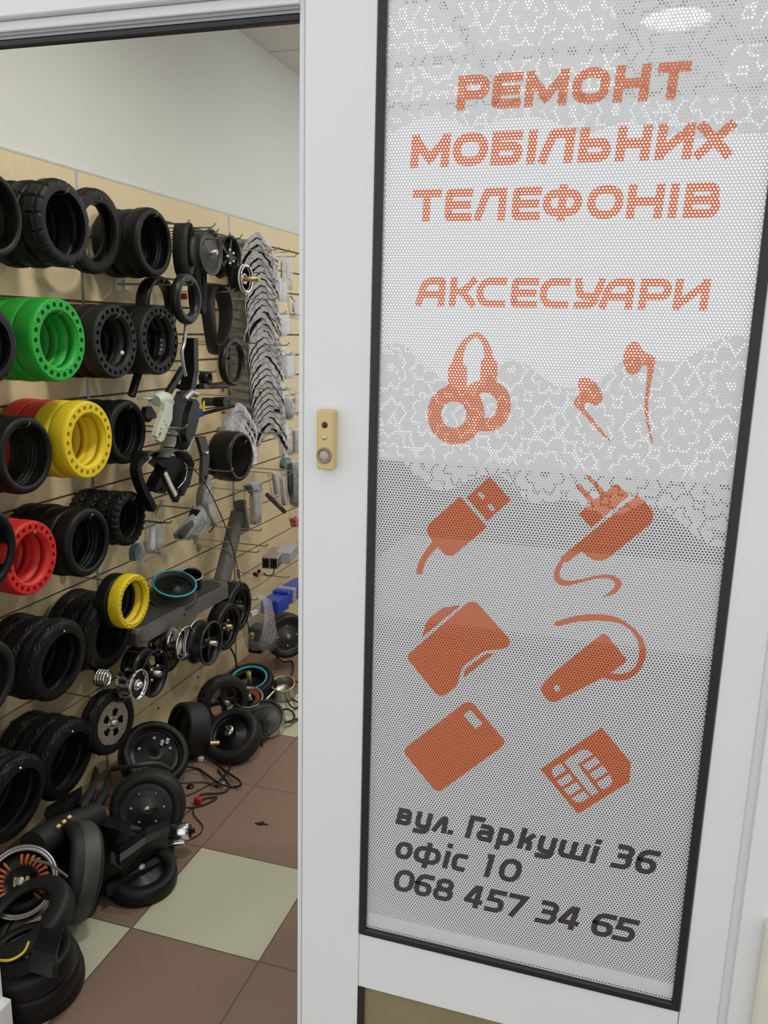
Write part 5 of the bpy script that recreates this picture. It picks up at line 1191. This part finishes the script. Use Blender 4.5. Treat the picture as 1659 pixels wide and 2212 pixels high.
# pile of flat tyres in the lower left corner
for k, (px, py, z, R, tl) in enumerate(((70, 2118, .025, .118, .02), (66, 2098, .075, .112, .10), (62, 2075, .125, .100, -.06))):
    wheel('wheel', f'black wheel lying flat in the lower left corner, {("lowest", "middle one", "topmost")[k]} of the pile', 'wheel', F(px, py, z), (tl, -.1, 1), R, .055, tyre=('smooth', 'rubber'), hr=.72, style='disc', rimm='plastic', hub='grey', bolts=0, axle=.005, group=GF)
b = MB(); sweep(b, spline([F(118, 1990, .16), F(100, 2050, .19), F(92, 2105, .16)], 5), RECT(.06, .02), (1, 0, 0)); solo('mudguard', b, 'plastic', 'black blade standing against the corner pile of wheels', 'mudguard', (0, 0, 0), None, GF)
solo('cable', MB().tube(spline([F(-6, 2074, .20), F(22, 2074, .20), F(50, 2058, .20), F(62, 2035, .20)], 6), .0030, 6), 'wire_y', 'yellow and grey leads at the left edge by the corner pile', 'cable')
solo('cable', MB().tube(spline([F(140, 2068, .10), F(112, 2092, .14), F(88, 2108, .14), F(70, 2130, .06), F(30, 2178, .004)], 6), .0025, 6), 'wire_k', 'thin dark cable hanging over the corner pile down to the cream tile', 'cable')
b = MB().tube([F(146, 1948, .03), F(169, 1948, .03)], .0025, 6); solo('cable', b, 'wire_y', 'short yellow wire between the big closed wheel and the tyre', 'cable')
b = MB(); sweep(b, spline([F(150, 1975, .03), F(180, 1958, .035), F(212, 1940, .03)], 5), RECT(.05, .03), (.4, -.9, .1)); solo('brake_lever', b, 'rubber', 'small black lever at the corner of the cream tile', 'lever', (0, 0, 0), None, GF)
# rubber rolls and grips
b = MB().tube([F(70, 1830, .22), F(120, 1800, .20), F(208, 1760, .16)], [.040, .041, .036], 22); solo('foam_roll', b, 'rubber2', 'dark rubber roll lying across the heap left of the large motor wheel', 'roll', (0, 0, 0), None, GF)
b = MB(); [b.bbox((-.006, -.02 + .022 * k, -.01), (.006, -.006 + .022 * k, .012), .002) for k in range(3)]; b.move(Matrix.Rotation(.5, 4, 'Y')); solo('connector', b, 'brass', 'brownish three-part connector on the rubber roll', 'connector', F(131, 1784, .235), None, GF)
for k, (pts, z, l) in enumerate((([(172, 1752), (196, 1712), (207, 1670)], .17, 'black folded mudguard leaning on the wall board, left of two'), ([(205, 1745), (224, 1715), (236, 1678)], .15, 'black folded mudguard leaning by the large motor wheel, right of two'))):
    b = MB(); p = spline([F(x, y, z * (1 - .1 * i)) for i, (x, y) in enumerate(pts)], 5); sweep(b, p, [(-.030, -.012), (.030, -.012), (.026, .012), (0, .018), (-.026, .012)], (.75, -.6, 0), True, False); solo('mudguard', b, 'rubber2', l, 'mudguard', (0, 0, 0), None, GF)
b = MB(); p = spline([F(105, 1768, .17), F(150, 1740, .18), F(175, 1722, .17)], 5); sweep(b, p, RECT(.06, .05), (.5, -.8, .2)); solo('brake_housing', b, 'plastic', 'black housing between the rubber roll and the lowest hanging tyre', 'housing', (0, 0, 0), None, GF)
b = MB(); p = spline([F(60, 1850, .16), F(100, 1830, .16), F(180, 1800, .15)], 5); sweep(b, p, RECT(.10, .08), (.5, -.8, .2)); solo('motor_housing', b, 'plastic', 'black housing under the rubber roll', 'housing', (0, 0, 0), None, GF)
b = MB(); p = spline([F(215, 1800, .10), F(250, 1815, .11), F(285, 1830, .08)], 5); sweep(b, p, RECT(.09, .09), (.5, -.8, .2)); solo('motor_housing', b, 'plastic', 'black housing between the big closed wheel and the large motor wheel', 'housing', (0, 0, 0), None, GF)
# wheel with mudguard behind the large motor wheel
c = F(332, 1632, .105)
t = wheel('wheel', 'black wheel with mudguard and pale contacts, by the wall board behind the large motor wheel', 'wheel', c, (.55, -.35, .76), .118, .07, tyre=('smooth', 'rubber'), hr=.76, style='disc', rimm='plastic', bolts=5, hub='label_', axle=.0, group=GF)
b = MB(); [b.tube([Vector((.02, .03 + .02 * k, .02)), Vector((.032, .035 + .02 * k, .03))], .006, 8) for k in range(2)]; part('contact', b, 'card', t, 'pale contacts')
b = MB(); p = spline([F(240, 1662, .12), F(290, 1655, .17), F(340, 1650, .16), F(372, 1665, .10)], 5); sweep(b, p, [(-.035, -.006), (.035, -.006), (.035, .006), (-.035, .006)], (.45, -.7, .5), True, True); solo('mudguard', b, 'grey', 'long dark mudguard lying on the wheel behind the large motor wheel', 'mudguard', (0, 0, 0), None, GF)
# drum wheel and neighbours
wheel('wheel', 'black drum wheel with grey edge band at the foot of the wall board', 'wheel', F(408, 1575, .10), (-.5, -.72, .25), .098, .085, tyre=('smooth', 'rubber2'), hr=.84, style='disc', rimm='plastic', group=GF, axle=0)
wheel('wheel', 'dull black wheel leaning on the heap left of the teal edged wheel', 'wheel', F(482, 1515, .12), (.80, -.55, .15), .105, .065, tyre=('road', 'rubber2'), hr=.66, style='spoke', nsp=4, rimm='plastic', group=GF)
t = wheel('wheel', 'black wheel with silver hub and brass bolt, lowest at the back of the heap', 'wheel', F(505, 1590, .075), (-.10, -.62, .75), .105, .07, tyre=('smooth', 'rubber2'), hr=.68, style='disc', rimm='plastic', hub='chrome', axle=.03, group=GF)
part('hub_barrel', MB().lathe([(.01, .02), (.05, .02), (.054, .016), (.054, 0)], 24), 'chrome', t, 'silver hub'); b = MB().tube([Vector((.02, -.03, -.045)), Vector((.035, -.055, -.06))], .010, 10); part('brass_bolt', b, 'brass', t, 'brass bolt')
t = wheel('wheel', 'black wheel with bright teal ring lying on the floor at the back', 'wheel', F(540, 1480, .055), (.05, -.28, .95), .105, .085, tyre=('smooth', 'rubber'), hr=.70, style='cup', rimm='plastic', hub='brass', axle=.045, group=GF)
part('teal_ring', MB().lathe([(.034, .068), (.043, .070), (.043, .077), (.034, .079)], 56, True), 'teal', t, 'bright teal ring')
wheel('open_motor', 'small opened motor with orange windings in front of the teal ringed wheel', 'motor', F(538, 1515, .09), (.1, -.35, .92), .058, .05, style='stator', rimm='alu', hub='alu', axle=.01, group=GF)
t = wheel('motor_shell', 'shiny layered silver motor shell lying beside the opened motor', 'motor', F(572, 1555, .05), (.15, -.60, .75), .075, .05, style='disc', rimm='grey', axle=0, group=GF)
b = MB(); [b.lathe([(-.022 + .014 * k, .074), (-.015 + .014 * k, .080), (-.009 + .014 * k, .074)], 40) for k in range(3)]; part('fins', b, 'chrome', t)
b = MB(); p = spline([F(535, 1545, .12), F(560, 1528, .15), F(588, 1525, .13)], 5); sweep(b, p, [(-.05, -.004), (.05, -.004), (.05, .004), (-.05, .004)], (.3, -.85, .4), True, True); solo('mudguard', b, 'grey', 'dark grey mudguard piece lying over the silver motor shell', 'mudguard', (0, 0, 0), None, GF)
t = wheel('brake_drum', 'brownish open brake drum with chrome rod at the back right of the floor', 'drum', F(612, 1488, .045), (.05, -.3, .95), .052, .06, style='cup', rimm='alu', lip='brass', axle=0, group=GF)
b = MB(); b.bbox((-.03, -.03, -.03), (.03, .02, .03), .008); b.v = [Vector((v.x, v.y, v.z)) for v in b.v]; b.move(Matrix.Translation((0, -.06, 0))); part('bracket', b, 'plastic', t)
solo('rod', MB().tube([F(575, 1511, .03), F(596, 1488, .06)], .0055, 10), 'chrome', 'short chrome rod leaning on the brake drum', 'rod', (0, 0, 0), None, GF)
# tangle of cables
def fl(pts, r, m, label, z=.004, k=7): solo('cable', MB().tube(spline([F(x, y, z + (.02 * (i % 2))) for i, (x, y) in enumerate(pts)], k), r, 6), m, label, 'cable', (0, 0, 0), None, 'cables on the floor')
fl([(650, 1551), (620, 1560), (590, 1568), (560, 1590), (520, 1600), (470, 1600)], .005, 'wire_k', 'thick black cable running from the stile to the heap')
fl([(575, 1530), (592, 1560), (605, 1538), (622, 1532), (636, 1545), (628, 1560), (600, 1556), (585, 1580)], .004, 'wire_k', 'black cable curled in loops on the cream tile')
fl([(618, 1506), (628, 1525), (640, 1530), (646, 1520), (634, 1512)], .0035, 'wire_k', 'black cable ring at the foot of the white stile')
fl([(560, 1505), (585, 1545), (600, 1575), (578, 1590), (560, 1608)], .0045, 'wire_k', 'black cable falling over the silver motor shell')
fl([(520, 1560), (545, 1552), (575, 1560), (578, 1580), (565, 1612)], .004, 'wire_k', 'black cable bending round the lowest back wheel')
fl([(598, 1418), (612, 1430), (630, 1428), (634, 1445), (628, 1466), (645, 1474)], .004, 'wire_k', 'black cable with red end bending on the brown tile below the motor wheel')
fl([(365, 1612), (400, 1640), (430, 1622), (455, 1632), (480, 1660), (520, 1690), (505, 1700), (470, 1690), (430, 1662), (400, 1655)], .004, 'wire_k', 'long black cable looping from the wheel by the wall board')
fl([(392, 1588), (410, 1612), (450, 1622), (490, 1640), (496, 1660), (470, 1690)], .0032, 'wire_k', 'thin black cable with white plug by the drum wheel')
q = F(393, 1590, .05); b = MB().bbox((-.012, -.008, -.007), (.012, .008, .007), .002); solo('connector', b, 'card', 'white plug at the drum wheel', 'connector', q)
q = F(434, 1640, .008); b = MB().bbox((-.010, -.010, -.007), (.010, .010, .010), .003); solo('connector', b, 'card', 'white clip with yellowish lead on the brown tile', 'connector', q)
cw = spline([W(490, 1386, XW + .2), W(498, 1400, XW + .2), W(507, 1418, XW + .16), W(511, 1440, XW + .12), W(510, 1466, XW + .10)], 6)
solo('cable', MB().tube(cw, .004, 6), 'wire_k', 'black cable with knots hanging from the brass-nut wheel to the floor', 'cable')
solo('screw_mark', MB().lathe([(0, .0), (.0006, .006), (0, .0062)], 10), 'plastic', 'dark screw hole in the lowest board near the cable', 'screw', W(428, 1463, XW + .0003))
for px, py, l in ((342, 1530, 'dark screw in the lowest board right of the brake disc wheel'), (248, 1606, 'dark screw in the lowest board under the brake disc wheel'), (215, 1630, 'dark screw in the lowest board left of the joint strip')):
    solo('screw_mark', MB().lathe([(0, .0), (.0006, .006), (0, .0062)], 10), 'plastic', l, 'screw', W(px, py, XW + .0003))
q = F(565, 1779, .002); b = MB(); b.prism([(-.022, -.004), (-.004, -.010), (.006, -.004), (.024, .002), (.004, .004), (.002, .014), (-.006, .004)], [], -.001, .001, Matrix(((1, 0, 0, 0), (0, 0, 1, 0), (0, 1, 0, 0), (0, 0, 0, 1)))); solo('scrap', b, 'plastic', 'small dark scrap lying alone on the brown tile beyond the cream tile', 'scrap', q)
